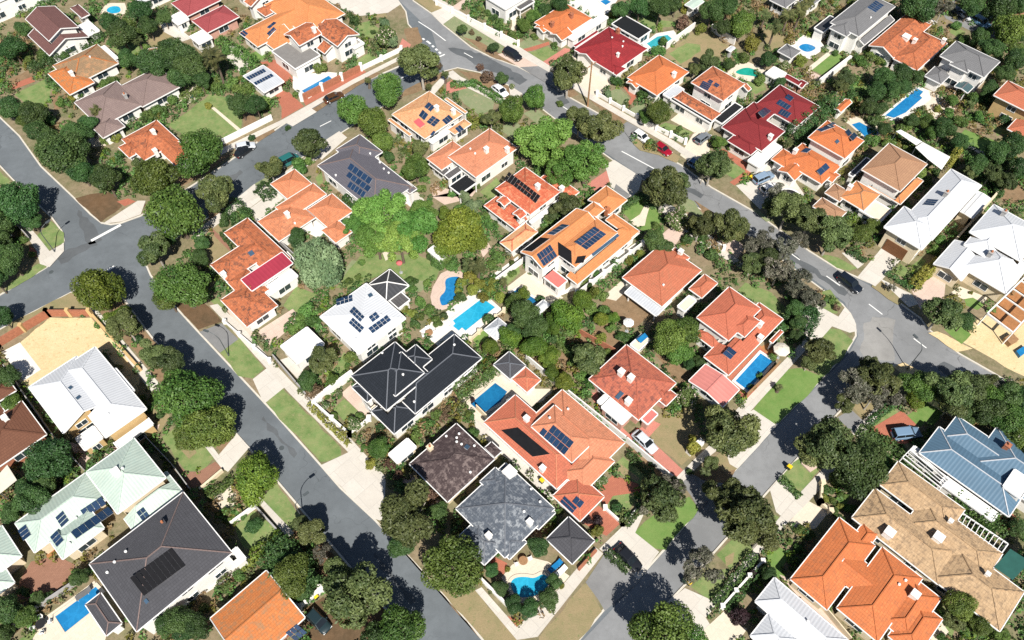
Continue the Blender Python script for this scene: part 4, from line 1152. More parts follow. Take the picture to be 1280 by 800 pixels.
# ---------------------------------------------------------------- world, light, camera
def setup():
    w = bpy.data.worlds.new('World'); SC.world = w; w.use_nodes = True; nt = w.node_tree
    bg = nt.nodes['Background']; sky = nt.nodes.new('ShaderNodeTexSky'); sky.sky_type = 'NISHITA'; sky.sun_disc = False
    d = ray(489, 300).normalized()                         # the photograph's anti-solar point
    el = math.asin(-d.z); az = math.atan2(-d.x, -d.y)      # clockwise from +Y
    sky.sun_elevation = el; sky.sun_rotation = az; sky.altitude = 50; sky.air_density = 1.0; sky.dust_density = .6
    nt.links.new(sky.outputs[0], bg.inputs[0]); bg.inputs[1].default_value = .05
    L = bpy.data.lights.new('sun', 'SUN'); L.energy = 5.0; L.angle = R(.5); L.color = (1, .955, .88)
    o = bpy.data.objects.new('sun', L); link(o); o.rotation_euler = d.to_track_quat('-Z', 'Y').to_euler()
    c = bpy.data.cameras.new('camera'); c.sensor_width = 36; c.lens = F/1280*36; c.clip_start = .5; c.clip_end = 3000
    co = bpy.data.objects.new('camera', c); link(co); co.location = (0, 0, CAMH); co.rotation_euler = (R(90)-PITCH, 0, 0); SC.camera = co
    SC.view_settings.view_transform = 'Standard'; SC.view_settings.look = 'None'; SC.view_settings.exposure = .52; SC.view_settings.gamma = 1
    SC.view_settings.use_curve_mapping = False
    SC.render.engine = 'CYCLES'; SC.cycles.max_bounces = 5; SC.cycles.diffuse_bounces = 2; SC.cycles.glossy_bounces = 2; SC.cycles.transmission_bounces = 2; SC.cycles.transparent_max_bounces = 4
    SC.cycles.use_denoising = False
setup()
# ---------------------------------------------------------------- ground, roads, blocks
def sheet(name, x0, y0, x1, y1, z, mat):
    return tag(mobj(name, [(x0, y0, z), (x1, y0, z), (x1, y1, z), (x0, y1, z)], [(0, 1, 2, 3)], M[mat]), kind='structure')
sheet('ground', -2500, -2500, 2500, 4000, -.4, 'base_ground')
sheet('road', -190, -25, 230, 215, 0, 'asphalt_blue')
BLK = {
 'centre': "181 330,187 344,212 377,242 410,340 515,398 580,424 610,468 651,545 735,602 800,645 848,665 850,726 799,755 764,799 724,832 687,873 638,921 587,973 530,1028 474,1058 442,1071 420,1070 405,1064 392,1054 380,935 292,850 247,801 222,767 200,693 147,676 134,650 115,636 106,600 90,572 84,556 88,517 108,414 173,300 245,215 300,190 315",
 'top': "-130 30,0 148,23 170,50 208,93 249,112 268,126 279,138 281,151 279,176 270,236 235,267 215,379 139,442 108,506 80,524 52,520 40,511 30,508 14,498 0,470 -40,300 -90,-200 -110",
 'right': "516 1,539 17,553 31,567 42,588 59,610 70,646 83,680 100,710 121,776 158,824 192,850 206,869 220,888 234,941 264,1011 314,1046 336,1090 355,1116 373,1150 398,1158 410,1198 442,1242 467,1278 489,1440 600,1800 420,1700 -60,900 -120,480 -60",
 'corner': "1119 455,1100 462,1075 485,1040 523,999 569,962 610,901 679,861 724,840 746,800 790,740 860,1000 1000,1500 900,1500 700,1300 560,1240 525,1160 480",
 'left': "-200 520,12 404,88 365,118 350,135 352,150 366,162 382,190 420,240 478,311 558,347 600,417 682,470 745,530 815,600 900,300 1040,-400 980",
 'lane': "-150 60,0 206,16 223,66 272,78 288,81 300,76 316,59 334,0 369,-200 480,-500 300"}
for k in BLK: block(BLK[k])
def roadpatch(s, mat='asphalt_grey', z=.004):
    o = tri_mesh('road', pts2(s, 0), M[mat], z=z); tag(o, kind='structure')
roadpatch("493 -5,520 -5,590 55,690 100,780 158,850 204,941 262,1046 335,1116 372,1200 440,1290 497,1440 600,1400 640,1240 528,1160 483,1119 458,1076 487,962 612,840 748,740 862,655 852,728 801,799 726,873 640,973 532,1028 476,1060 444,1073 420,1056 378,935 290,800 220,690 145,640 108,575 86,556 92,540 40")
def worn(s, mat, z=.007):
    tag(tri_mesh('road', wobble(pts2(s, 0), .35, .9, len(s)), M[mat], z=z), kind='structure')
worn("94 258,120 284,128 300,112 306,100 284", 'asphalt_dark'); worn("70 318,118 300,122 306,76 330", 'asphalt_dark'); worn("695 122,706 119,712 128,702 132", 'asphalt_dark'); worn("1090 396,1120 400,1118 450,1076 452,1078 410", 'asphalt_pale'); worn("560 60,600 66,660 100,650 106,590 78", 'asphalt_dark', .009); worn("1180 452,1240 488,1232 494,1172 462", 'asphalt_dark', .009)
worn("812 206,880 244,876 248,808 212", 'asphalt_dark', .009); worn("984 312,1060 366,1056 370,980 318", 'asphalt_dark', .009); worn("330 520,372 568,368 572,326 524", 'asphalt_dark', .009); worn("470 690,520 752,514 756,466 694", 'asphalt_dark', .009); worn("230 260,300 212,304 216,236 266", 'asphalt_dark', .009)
for q in ("248 196", "352 560", "1010 340", "905 660", "640 98", "64 340"):
    x, y = map(float, q.split()); p = G(x, y, 0); mb = MB(); mb.tube([(p.x, p.y, -.02), (p.x, p.y, .014)], [.34, .34], 18); o = mb.build('manhole_cover', M['galv']); tag(o, None, 'manhole cover', 'iron covers in the roads'); pend(o, 'round iron cover', p, .3)
def paint_line(s, w=.16): strip('road_marking', s, w, 'line_paint', z=.012)
for s in ("1033 345,1050 357", "1086 380,1103 393", "1142 423,1158 435", "938 286,946 291", "986 315,1000 325", "580 66,591 72", "700 131,711 138", "501 98,511 93.5", "400 158,414 151", "1200 462,1214 471"): paint_line(s, .17)
paint_line("777 189,818 211", .2); paint_line("523 27,540 38,557 51", .2); paint_line("114 301,151 281", .5); paint_line("124 343,143 333", .45)
strip('road_marking', "528 48,536 53,552 68", .4, 'line_paint', z=.012, dash=(.6, .6)); paint_line("549 71,556 68", .3)
# ---------------------------------------------------------------- the houses, by neighbourhood: north-west block
for nm, p in (('western crossroads', (130, 315)), ('northern junction', (545, 80)), ('eastern junction', (1090, 430))): landmark(nm, G(*p), 5)
house('plum twin-gable house', 'plum tiled house with two white gables facing the long hedge', 't_plum', 'white_wall', """32 24 98 34 4.8 LE; 35 44 111 46 3 LE; 97 33 124 38 2.6 F *flat_white; 88 10 112 18 4""")
house('patchwork orange house', 'old bungalow whose roof is half bright orange and half brown tiles', 't_mottled', 'white_wall', """66 82 148 79 2.9 H *t_oldbrown; 60 92 118 103 2.8; 121 62 147 72 2.6 F *m_white""")
chimney('patchwork orange house', 91, 95, mat='white_wall'); vents('patchwork orange house', (113, 72))
house('long mauve house', 'long mauve-grey tiled bungalow with three hipped roofs stepping down to the lane', 't_mauve', 'white_wall', """150 108 226 108 3; 93 128 178 131 3; 114 158 156 158 2.8""", cap='t_plum')
chimney('long mauve house', 158, 123, mat='grey_wall', w=.5)
house('mottled red bungalow', 'mottled red tiled bungalow half hidden behind a large round street tree', 't_rust', 'white_wall', """152 174 224 176 2.9; 148 184 180 187 2.8; 219 207 205 160 2.8""")
chimney('mottled red bungalow', (193, 168), (197, 195), mat='white_wall')
house('rear maroon unit', 'maroon tiled unit at the top of the picture, behind its twin', 't_wine', 'pink_wall', """214 4 276 0 3""")
house('front maroon unit', 'maroon tiled unit with pink brick wall beside the tall palm', 't_wine', 'pink_wall', """240 26 299 21 3""")
house('upper white carport', 'flat white carport beside the rear maroon unit', 'flat_white', 'white_wall', """211 22 236 24 2.6 F""", cat='carport', land=False)
house('lower white carport', 'flat white carport beside the front maroon unit', 'flat_white', 'white_wall', """237 46 265 47 2.6 F""", cat='carport', land=False)
house('long apricot house', 'long apricot tiled house with small blue solar panels along its eave', 't_apricot', 'white_wall', """299 41 410 12 3.2; 331 53 372 50 3 LR; 330 6 431 17 3.4""")
panels('long apricot house', "300 42,305 38,311 42,306 47", 2, 1); panels('long apricot house', "333 35,342 27,346 29,337 36", 2, 1); panels('long apricot house', "333 42,342 34,347 38,338 47", 2, 2)
house('red balcony house', 'white two storey house with red tiled roofs above a street-corner pool', 't_rust', 'white_wall', """394 38 449 43 5.2 LE; 355 43 402 42 5.4 RU; 396 60 424 57 3.2 LE; 340 64 400 69 3.4 F *deck_grey; 428 50 455 54 3 F *flat_white""")
chimney('red balcony house', (372, 44), (402, 36)); chimney('red balcony house', (393, 40), mat='white_wall')
house('solar carport', 'white metal carport roof carrying two rows of solar panels', 'm_silver', 'white_wall', """304 95 355 102 2.7 RU 0.08""", cat='carport')
panels('solar carport', "308 97,329 86,334 90,311 101", 7, 1); panels('solar carport', "317 104,339 92,343 96,320 107", 7, 1)
# top strip
house('far white row house', 'long white flat roofed house in the top corner beside a hedge', 'flat_white', 'white_wall', """-40 20 45 -15 3.4 F; -30 5 60 -25 5 F""")
house('far cream gable house', 'white roofed house at the top edge above the paved lane', 'm_white', 'white_wall', """160 -10 215 -14 3""")
house('small brown shed', 'small brown tiled shed beside the dark trees', 't_dun', 'white_wall', """176 72 204 62 2.6 LE""", cat='shed', land=False)
house('far red terrace', 'red and white villa at the top edge above the apricot house', 't_rust', 'white_wall', """305 2 350 -10 4.5 LE; 320 12 364 4 3; 290 -15 330 -20 4""")
# lawns, paving, pools
for s in ("18 118,58 98,64 112,62 126,48 134,30 128", "138 60,172 50,178 66,150 70", "205 115,240 97,262 97,240 112,215 130"): patch('lawn', 'lawn', s)
patch('lawn', 'lawn_bright', "312 68,338 54,346 62,326 76")
patch('lawn', 'lawn', "210 156,235 140,262 118,283 122,302 146,303 166,282 177,230 170"); patch('dirt', 'dirt', "302 140,312 132,322 152,306 166"); patch('path', 'paving_cream', "264 135,268 134,305 165,301 167")
patch('dirt', 'lawn_dry', "180 42,205 30,222 48,215 58,190 58"); patch('dirt', 'dirt', "8 100,60 78,68 86,12 112"); patch('path', 'paving_red', "8 108,40 96,44 102,12 114")
patch('dirt', 'dirt', "64 116,76 114,78 134,68 140"); patch('driveway', 'paving_cream', "108 176,124 168,133 182,116 184"); patch('driveway', 'concrete', "198 26,214 28,240 48,228 52,205 40")
patch('paving', 'concrete', "280 55,296 58,316 80,300 90,282 72"); patch('paving', 'paving_red', "325 78,348 74,368 100,352 112,336 92")
patch('driveway', 'paving_red', "342 116,356 110,380 133,352 149,352 134"); patch('path', 'concrete', "352 151,384 132,396 140,366 158")
patch('paving', 'paving_white', "366 94,410 90,432 92,414 106,378 122,366 110")
patch('paving', 'paving_red', "378 124,430 95,450 86,458 90,420 112,382 132")
patch('path', 'path', "200 226,276 186,352 150,384 132,440 100,500 70,504 73,440 106,386 138,352 156,276 194,202 232")
patch('verge', 'dirt', "385 140,440 106,470 90,476 92,440 112,392 142"); patch('verge', 'dirt', "206 232,270 198,290 192,262 214,212 242"); patch('verge', 'dirt', "318 172,338 158,344 164,322 178"); patch('verge', 'lawn_dry', "290 196,305 180,312 184,300 192")
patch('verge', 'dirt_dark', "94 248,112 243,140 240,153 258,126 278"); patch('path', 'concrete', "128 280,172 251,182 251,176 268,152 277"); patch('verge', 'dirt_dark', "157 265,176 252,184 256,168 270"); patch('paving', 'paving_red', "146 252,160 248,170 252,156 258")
patch('lawn', 'lawn', "445 30,462 26,474 36,468 48,452 46"); patch('lawn', 'lawn', "436 80,462 66,472 72,450 84"); patch('driveway', 'concrete', "408 0,430 12,450 20,485 16,500 6,496 -8,400 -12")
patch('verge', 'lawn_dry', "456 14,480 10,484 22,462 22"); patch('verge', 'dirt', "505 36,522 34,528 52,512 62"); patch('paving', 'paving_pink', "497 62,503 48,514 56,508 64")
pool('kidney pool', 'small deep blue kidney pool with pale curved surround', "237 126,240 118,247 112,256 112,252 116,246 120", "224 128,236 112,250 102,262 103,264 108,256 113,248 122,236 130", smooth=True)
pool('street-corner pool', 'bright blue rectangular pool beside the brick boundary wall', "377 114,411 95,415 99,403 106,404 109,386 121", "", 'pool_blue', 'paving_white')
pool('turquoise lap pool', 'pale turquoise pool near the top edge among trees', "132 14,138 8,150 8,152 16,140 18", "124 16,134 4,156 4,160 16,142 22", 'pool_cyan', smooth=True)
fence("378 126,452 88", 1.7, .3, 'brick', 'red brick boundary wall with pale piers beside the street-corner pool', piers=4.2, pmat='white_wall', name='boundary_wall')
fence("452 88,502 64", 1.2, .25, 'white_wall', 'low white front wall beside the pale flowering tree', piers=4, name='boundary_wall')
fence("280 180,340 150", 1.5, .25, 'white_wall', 'white boundary wall along the grassy side garden', name='boundary_wall')
hedge("42 92,66 80,100 62,128 48", 1.6, 1.8, desc='long dark hedge'); hedge("230 126,248 118,272 106", 1.6, 1.3, 'leaf_shrub', 'leafy garden hedge'); hedge("276 56,300 68,318 82", 2, 1.6, 'leaf_shrub', 'leafy garden hedge'); hedge("0 22,30 12", 1.6, 1.6)
car((295, 195), (316, 180), (.012, .013, .015), 'black car parked at the kerb of the tree-lined street behind a silver hatchback', 'sedan')
car((297, 184.5), (316, 180.5), (.55, .58, .62), 'silver hatchback parked half on the verge beside a black car', 'hatch', ZB)
car((410, 124), (424, 118), (.08, .035, .01), 'bronze car parked on the sandy verge below the brick wall', 'sedan', ZB)
trees('dark', "14 134 17; 40 142 18; 46 163 15; 62 178 17; 95 166 17; 76 194 31; 110 156 13; 190 78 20; 222 70 22; 240 85 20; 150 40 20; 158 72 13; 136 26 12; 15 60 16; 110 62 7; 175 12 14; 225 95 16; 26 36 10; 205 60 10; 250 100 13; 300 130 16 ; 320 132 14; 185 32 13; 205 22 10")
trees('dark', "132 224 20; 2 276 22 ; 20 253 29; 40 277 12; 12 324 21; -2 300 16; 100 212 18")
trees('round', "250 191 32; 190 222 30; 218 265 38; 30 150 10")
trees('olive', "270 240 25; 175 205 10; 385 176 23"); trees('palm', "268 72 18; 120 138 9; 262 66 14; 460 100 5; 172 50 8")
trees('yellow', "22 58 10; 118 130 5; 144 172 7; 142 200 5; 260 132 5; 90 122 6; 152 192 4; 300 98 4")
trees('shrub', "54 68 9; 36 76 7; 52 72 6; 185 145 9; 195 138 8; 205 140 7; 215 125 8; 272 110 9; 290 105 9; 310 110 9; 330 130 10; 300 112 9; 282 64 7; 400 85 9; 76 128 7; 90 118 6; 100 118 6; 130 105 7; 140 100 7; 130 175 6; 370 118 5; 430 92 5; 170 40 8; 160 30 10; 182 60 7")
trees('bush', "80 70 7; 345 100 5; 442 25 8; 360 160 4; 62 150 9; 466 40 4 ; 315 172 5"); trees('flower', "482 46 15; 424 96 5"); trees('silver', "482 30 8; 492 52 7")
beds("8 40,30 34,44 60,40 84,12 96;82 118,100 112,108 126,92 140;428 84,440 80,446 90,434 96;0 100,20 96,24 108,0 120;180 150,210 142,214 156,190 166;316 96,330 110,326 128,306 118;0 70,10 60,20 90,6 100")
# ---------------------------------------------------------------- north-east blocks
house('white slatted-porch house', 'white house with a dark slatted porch roof at the top edge above the front lawn', 'flat_white', 'white_wall', "606 -4 668 -10 4.2 F; 636 4 668 2 3 F *flat_slat !")
house('bright orange cottage', 'bright orange tiled cottage with white front gables and a winding red path', 't_orange', 'white_wall', "668 28 740 23 3; 688 42 716 42 2.8 RU; 668 34 684 38 2.6 RU; 709 46 760 22 2.6 F *flat_white")
chimney('bright orange cottage', (714, 22), (690, 33), mat='brick', w=.6)
house('crimson house', 'large crimson tiled house with a flat black roof behind it', 't_crimson', 'white_wall', "718 62 809 61 3.3; 722 66 758 68 3 RU; 754 84 782 86 3.2; 765 30 814 38 2.8 F *flat_black; 717 57 748 40 2.8 LREU")
chimney('crimson house', (772, 42), mat='brick', w=.6); vents('crimson house', (765, 48), (779, 53), (778, 59)); chimney('crimson house', 772, 71, mat='white_wall', w=.4, h=.8)
house('orange pyramid house', 'orange tiled house with pyramid roof and silver side carport', 't_orange', 'white_wall', "784 97 861 90 3; 783 103 801 106 2.6 RU; 829 118 855 112 2.5 F *m_silver")
chimney('orange pyramid house', 842, 96, mat='white_wall')
house('rust two storey villa', 'two storey villa with mottled orange roofs, black flat porches and white walls', 't_rust', 'white_wall', "864 103 931 105 5.6; 842 122 901 142 3.1; 838 124 893 150 2.7 F *flat_black; 893 149 928 134 2.6 F *flat_black; 921 106 939 111 3.2 RU")
panels('rust two storey villa', "878 101,890.6 106,884 114,874.5 109", 1, 4); panels('rust two storey villa', "887 99,892.5 102,889 105.6,884 103", 1, 2); panels('rust two storey villa', "895 103,900 106.7,896.4 110,891 107", 1, 2)
house('maroon courtyard house', 'maroon tiled house wrapped round a small court, with four groups of blue panels', 't_maroon', 'white_wall', "975 106 996 158 3.2; 902 159 981 164 3.2; 912 152 968 142 3.2; 909 176 951 183 3; 935 201 977 184 2.6 F *flat_white", cap='t_wine')
panels('maroon courtyard house', "947 141,961 131,966.7 137,953.4 148", 5, 1); panels('maroon courtyard house', "970 130,974.5 124,990 133,984 138", 1, 4); panels('maroon courtyard house', "980 122,985.5 118,992.5 122,988 128", 2, 1); panels('maroon courtyard house', "972 142,977 136,990 141.5,984 148.6", 1, 4)
chimney('maroon courtyard house', 962, 174, mat='white_wall')
house('maroon garden shed', 'pair of small maroon lean-to sheds behind the maroon courtyard house', 't_maroon', 'pink_wall', "980 97 1003 103 2.6 LE; 995 106 1010 104 2.4 LE", cat='shed', land=False)
house('vivid orange house', 'vivid orange tiled house in two blocks with skylights and a shed', 't_orange', 'white_wall', "1010 172 1080 176 5.6; 978 201 1052 207 3.1; 964 199 998 197 3; 972 213 1005 215 2.8 RU; 1030 222 1050 219 2.8 LE", cap='t_apricot')
for q, a, b in (("1000.5 190,1007.5 185.6,1015 186.4,1009 192", 1, 1), ("1020 214,1032 203.6,1037 210,1025.5 220", 2, 1), ("1034 157,1040 153,1045 155,1038 159", 2, 1), ("1020 163,1038 156,1044 159,1027 165", 3, 1), ("1056 165,1060 162,1065 167,1060 172", 1, 1), ("1061 172,1067 166,1072 170,1066 177", 2, 1)): panels('vivid orange house', q, a, b)
panels('vivid orange house', "1043 177,1047 174,1050 177,1046 181", 1, 1, 'skylight', 'skylight'); chimney('vivid orange house', 993, 192, mat='white_wall')
house('orange gable shed', 'small orange gabled shed behind the vivid orange house', 't_orange', 'white_wall', "1043 136 1065 128 2.6 RU", cat='shed', land=False)
house('dun pyramid house', 'two storey house with faded dun pyramid roof over orange lower roofs and a cream veranda', 't_dun', 'white_wall', "1077 212 1159 205 5.6; 1050 246 1100 243 3 LREU *t_apricot; 1085 232 1154 226 3 LREU *t_apricot; 1074 262 1114 263 2.8 F *flat_cream; 1031 241 1062 240 2.8 LREU *t_dun; 1061 218 1088 200 2.6 F *m_char", cap='t_apricot')
chimney('dun pyramid house', 1061, 237, mat='white_wall')
house('dun hipped garage', 'small garage with brown hipped roof under the street trees', 't_dun', 'white_wall', "1016 258 1058 265 2.8", cat='garage')
house('silver long house', 'long silver-white metal roofed house with brown garage door and balcony', 'm_white', 'cream_wall', "1105 284 1177 285 5.6; 1126 277 1227 232 5.6; 1196 262 1238 248 3.2 RU 0.1")
panels('silver long house', "1153.5 256.5,1160 249.5,1174 250,1167.5 258", 3, 1); chimney('silver long house', 1181, 245, mat='grey_wall'); garage('silver long house', "1101 312 1127 326")
house('white gabled house', 'white metal roofed house with cream gable fronts beside the building site', 'm_white', 'cream_wall', "1212 290 1305 290 5.4; 1200 333 1288 330 3.6; 1167 330 1228 320 3.4 RU; 1205 306 1262 300 4.6 LREU")
chimney('white gabled house', (1253, 269), (1236, 320), mat='grey_wall')
house('grey poolside villa', 'grey tiled two storey white villa with solar panels and a blue pool behind', 't_grey', 'white_wall', "1038 28 1119 8 5.8; 1037 35 1075 32 5.6; 1068 50 1118 25 3.4 R; 1018 35 1048 25 3.2 F *m_char")
panels('grey poolside villa', "1083 9.4,1094 1,1105 7,1094 16.4", 5, 2); vents('grey poolside villa', (1088, 23))
house('grey pool pavilion', 'small grey hipped pavilion beside the blue kidney pool', 't_grey', 'white_wall', "972 64 1001 64 2.6", cat='pavilion', land=False)
house('far grey roofs house', 'grey roofed white house at the top edge behind the palms', 't_grey', 'white_wall', "962 0 1006 -8 3; 998 4 1030 -4 3")
house('teal awning shed', 'pale teal metal roof among dark trees at the top edge', 'm_sage', 'white_wall', "856 6 880 2 3 RU 0.1", cat='shed', land=False)
house('small flat white shed', 'small flat white shed between the green pool and maroon roof', 'flat_white', 'white_wall', "957 92 983 92 2.5 F", cat='shed', land=False)
house('patchy orange villa', 'orange tiled villa with white chimneys and a pale gable facing the thick trees', 't_rust', 'white_wall', "1086 57 1164 31 3.4 REU; 1114 72 1184 54 3.2", cap='t_orange')
chimney('patchy orange villa', (1142, 54), (1178, 54), mat='white_wall'); chimney('patchy orange villa', 1132, 48, mat='white_wall', w=1.2, h=.6)
house('grey awning house', 'grey tiled two storey house with dark green curved awnings', 't_grey', 'white_wall', "1175 70 1250 77 5.8; 1187 80 1222 79 5.6; 1156 95 1190 92 3; 1183 90 1206 95 3.4 F *m_teal; 1193 108 1222 104 2.7 RU 0.2 *m_teal !")
house('brick two storey house', 'tan brick two storey house with rust roofs at the picture edge', 't_brick', 'tan_wall', "1242 119 1310 125 5.6; 1259 161 1320 158 3")
house('far top-corner house', 'cream house with an orange roof in the top corner beyond the parked cars', 't_dun', 'cream_wall', "1264 20 1300 18 3; 1255 -2 1300 -10 3 LREU *m_white")
shade("1144 184,1153.5 177.5,1188 196,1177 212,1160 199", 3, 'fabric_white', 'large white marquee cover in a shady back garden', 'marquee', 'marquee', rise=.5)
shade("1120 164,1126 162,1153 177,1146 182", 2.6, 'fabric_white', 'narrow pale awning beside the white marquee', 'awning', 'awning')
power_pole(734.5, 133, 'timber power pole on the verge in front of the crimson house')
trampoline(987, 246.5, 'round black trampoline with white rim in the front yard')
# ground
patch('verge', 'lawn_pale', "554 30,567 20,630 56,627 66,612 68,590 56,568 41"); patch('driveway', 'concrete', "539 16,556 9,568 20,553 31"); patch('verge', 'lawn_dry', "520 0,540 -2,556 12,539 15")
patch('verge', 'dirt', "578 46,600 52,626 68,646 82,612 70"); patch('path', 'path', "538 -2,546 -4,648 58,690 84,740 118,790 147,842 176,890 208,880 212,834 180,782 150,732 121,684 89,640 64,556 13")
patch('driveway', 'concrete_pink', "622 68,642 63,680 86,684 98,646 82"); patch('driveway', 'asphalt_drive', "650 84,684 82,716 108,704 118,690 108")
patch('lawn', 'lawn', "590 12,604 6,628 22,632 34,616 32"); patch('driveway', 'concrete_pink', "566 8,584 -4,592 -2,572 14"); patch('path', 'paving_cream', "640 20,646 20,644 36,636 44,640 32")
patch('lawn', 'lawn_pale', "643 58,664 44,682 56,662 66"); patch('lawn', 'lawn', "662 66,684 58,698 66,676 78"); patch('path', 'paving_red', "651 62,660 60,680 54,686 52,687 56,664 64,654 65"); patch('driveway', 'paving_pink', "676 79,706 60,715 62,684 84")
patch('paving', 'paving_white', "706 4,726 -6,772 0,760 16,742 24"); patch('driveway', 'paving_cream', "715 66,736 84,768 100,750 122,738 122,726 110,690 90"); patch('verge', 'dirt', "682 98,712 122,724 118,700 98")
patch('lawn', 'lawn_pale', "754 117,774 109,788 125,778 133"); patch('path', 'paving_red', "778 108,784 106,796 120,786 135,782 132,789 122"); patch('lawn', 'lawn_pale', "785 137,804 127,808 133,797 145")
patch('verge', 'dirt', "737 124,745 124,782 150,778 158,770 156"); patch('driveway', 'asphalt_drive', "776 158,784 152,806 164,790 178")
patch('verge', 'lawn_dry', "786 172,796 164,850 196,846 204,824 194,800 188"); patch('lawn', 'lawn', "824 157,832 153,867 165,858 172,842 172"); patch('driveway', 'paving_cream', "866 168,880 158,888 190,872 210,850 194"); patch('paving', 'paving_cream', "838 150,848 142,880 160,868 166")
patch('lawn', 'lawn_dry', "833 65,866 42,886 40,913 59,905 70,855 86,831 73"); patch('lawn', 'lawn', "836 67,858 54,875 56,876 64,850 80"); patch('lawn', 'lawn', "790 22,800 20,845 28,838 34,815 36")
patch('lawn', 'lawn', "932 100,955 104,958 112,945 118,930 108"); patch('lawn', 'lawn_bright', "1013 87,1041 65,1056 71,1030 95"); patch('path', 'paving_cream', "1008 86,1041 60,1044 64,1012 90"); patch('paving', 'concrete_pink', "1004 92,1012 88,1030 97,1022 104")
patch('lawn', 'lawn_bright', "1062 100,1068 92,1090 110,1084 118,1064 122"); patch('lawn', 'lawn', "908 200,934 212,920 224,902 214"); patch('path', 'paving_red', "898 188,904 186,938 206,944 206,946 212,918 232,912 228,932 214")
patch('driveway', 'concrete', "938 224,958 202,985 214,1006 244,1000 252,960 246,946 236"); patch('driveway', 'concrete', "920 232,940 226,968 246,950 262"); patch('lawn', 'lawn', "970 224,978 222,992 232,984 237"); patch('lawn', 'lawn', "946 222,962 206,964 209,950 222")
patch('verge', 'lawn_pale', "940 262,948 262,966 276,958 277"); patch('verge', 'lawn', "1025 318,1048 322,1072 335,1062 339,1046 335"); patch('path', 'path', "1052 316,1060 316,1080 330,1072 336")
patch('driveway', 'concrete', "1072 346,1102 310,1126 325,1106 346,1094 358"); patch('verge', 'lawn_dry', "1089 358,1097 348,1136 370,1138 376,1122 381"); patch('lawn', 'lawn', "1114 338,1126 330,1138 338,1140 345,1132 350"); patch('lawn', 'lawn', "1140 332,1152 322,1158 326,1146 340")
patch('path', 'concrete', "1098 347,1140 368,1148 380,1136 384"); patch('driveway', 'concrete_pink', "1140 364,1166 345,1182 354,1180 372,1164 392,1150 386"); patch('lawn', 'lawn_bright', "1205 372,1218 370,1230 382,1222 388,1208 382"); patch('paving', 'paving_cream', "1188 366,1200 358,1234 372,1230 380,1216 372,1204 374")
patch('sand', 'sand', "1222 400,1236 390,1300 400,1300 480,1270 466,1218 436,1196 424"); patch('dirt', 'sand', "1160 416,1172 414,1216 436,1196 440"); patch('lawn', 'lawn_bright', "1180 412,1196 402,1214 418,1202 430"); patch('paving', 'wood_deck', "1234 394,1300 330,1330 350,1266 418")
patch('lawn', 'lawn_bright', "1196 170,1206 162,1250 178,1244 192,1222 188"); patch('path', 'paving_cream', "1204 182,1208 180,1242 196,1240 200"); patch('paving', 'paving_cream', "1150 120,1160 112,1185 125,1200 130,1192 142,1170 150,1160 140"); patch('lawn', 'lawn', "1240 158,1258 150,1262 166,1246 170")
patch('paving', 'paving_cream', "1260 206,1280 200,1290 216,1266 220"); patch('dirt', 'lawn_dry', "950 40,968 34,985 50,966 68"); patch('dirt', 'dirt', "1240 240,1280 226,1300 250,1262 258")
patch('driveway', 'paving_white', "1144 20,1150 16,1172 28,1166 32"); patch('lawn', 'lawn', "1186 30,1208 40,1200 48,1186 40"); roadpatch("1160 -8,1182 24,1210 38,1244 48,1264 40,1235 12,1205 -10", 'asphalt_drive', ZB+.02)
pool('teal diving pool', 'teal pool with white deck behind the crimson house', "808 55,822 46,834 44,841 50,828 56,816 62", "800 58,820 42,842 38,850 48,832 58,814 68", 'pool_teal', 'paving_white')
pool('green lagoon pool', 'emerald green curved pool with pale surround', "917 90,935 83,953 93,951 98,936 95,924 94", "908 91,922 80,934 77,962 90,960 100,950 105,925 99,910 98", 'pool_green', 'paving_cream', smooth=True)
pool('villa kidney pool', 'bright blue rounded pool beside a grey pavilion', "996 59.4,1005.6 54,1018 58,1020 62,1008 67", "984 58,1004 44,1024 50,1032 60,1012 74,1000 70", 'pool_blue', 'paving_white', smooth=True)
pool('long lap pool', 'long bright blue lap pool with white edges below the green awnings', "1106 145,1146 111,1154 115,1149.5 120,1152.6 123,1131.5 141.5,1117 148", "1103 147,1147 107,1160 113,1164 124,1136 146,1118 152", 'pool_blue', 'paving_white')
pool('narrow plunge pool', 'blue pool squeezed between the vivid orange house and trees', "1064 156,1074 153,1098 166,1086 176", "1054 150,1070 146,1106 162,1088 180", 'pool_blue', 'paving_cream')
pool('tiny blue pool', 'tiny blue pool on white paving at the top edge', "750 2,757 -1,764 3,757 7", "", 'pool_blue', 'paving_white')
fence("833 61,867 36", 1.8, .25, 'white_wall', 'white wall along the dry back lawn beside the teal pool', name='boundary_wall'); fence("889 39,917 56", 1.9, .25, 'white_wall', 'white wall at the far end of the dry back lawn', name='boundary_wall')
fence("746 119,796 148", 1.0, .2, 'white_wall', 'low white front wall before the orange pyramid house', piers=3.2, name='boundary_wall'); fence("802 154,856 180", 1.3, .2, 'white_wall', 'white pillared front fence before the rust two storey villa', piers=2.6, name='boundary_wall')
fence("1024 106,1060 78", 1.8, .5, 'white_wall', 'white wall beside the bright green villa lawn', name='boundary_wall'); fence("1190 306,1254 234", 1.8, .3, 'cream_wall', 'cream boundary wall between the two white roofed houses', name='boundary_wall')
fence("546 6,648 57", 1.2, .2, 'white_wall', 'long white picketed front wall along the footpath by the top edge', piers=4, name='boundary_wall')
hedge("989 176,1036 138", 3.2, 2.8, 'leaf_dark', desc='tall dark hedge'); hedge("1178 216,1196 192", 1.2, 2.2, 'leaf_yellow', 'golden hedge'); hedge("1140 360,1152 346,1168 334", 1.6, 1.6, 'leaf_yellow', 'golden hedge'); hedge("1108 344,1136 362", .8, .9, desc='clipped low hedge'); hedge("1060 316,1080 328", .9, .9, desc='clipped low hedge')
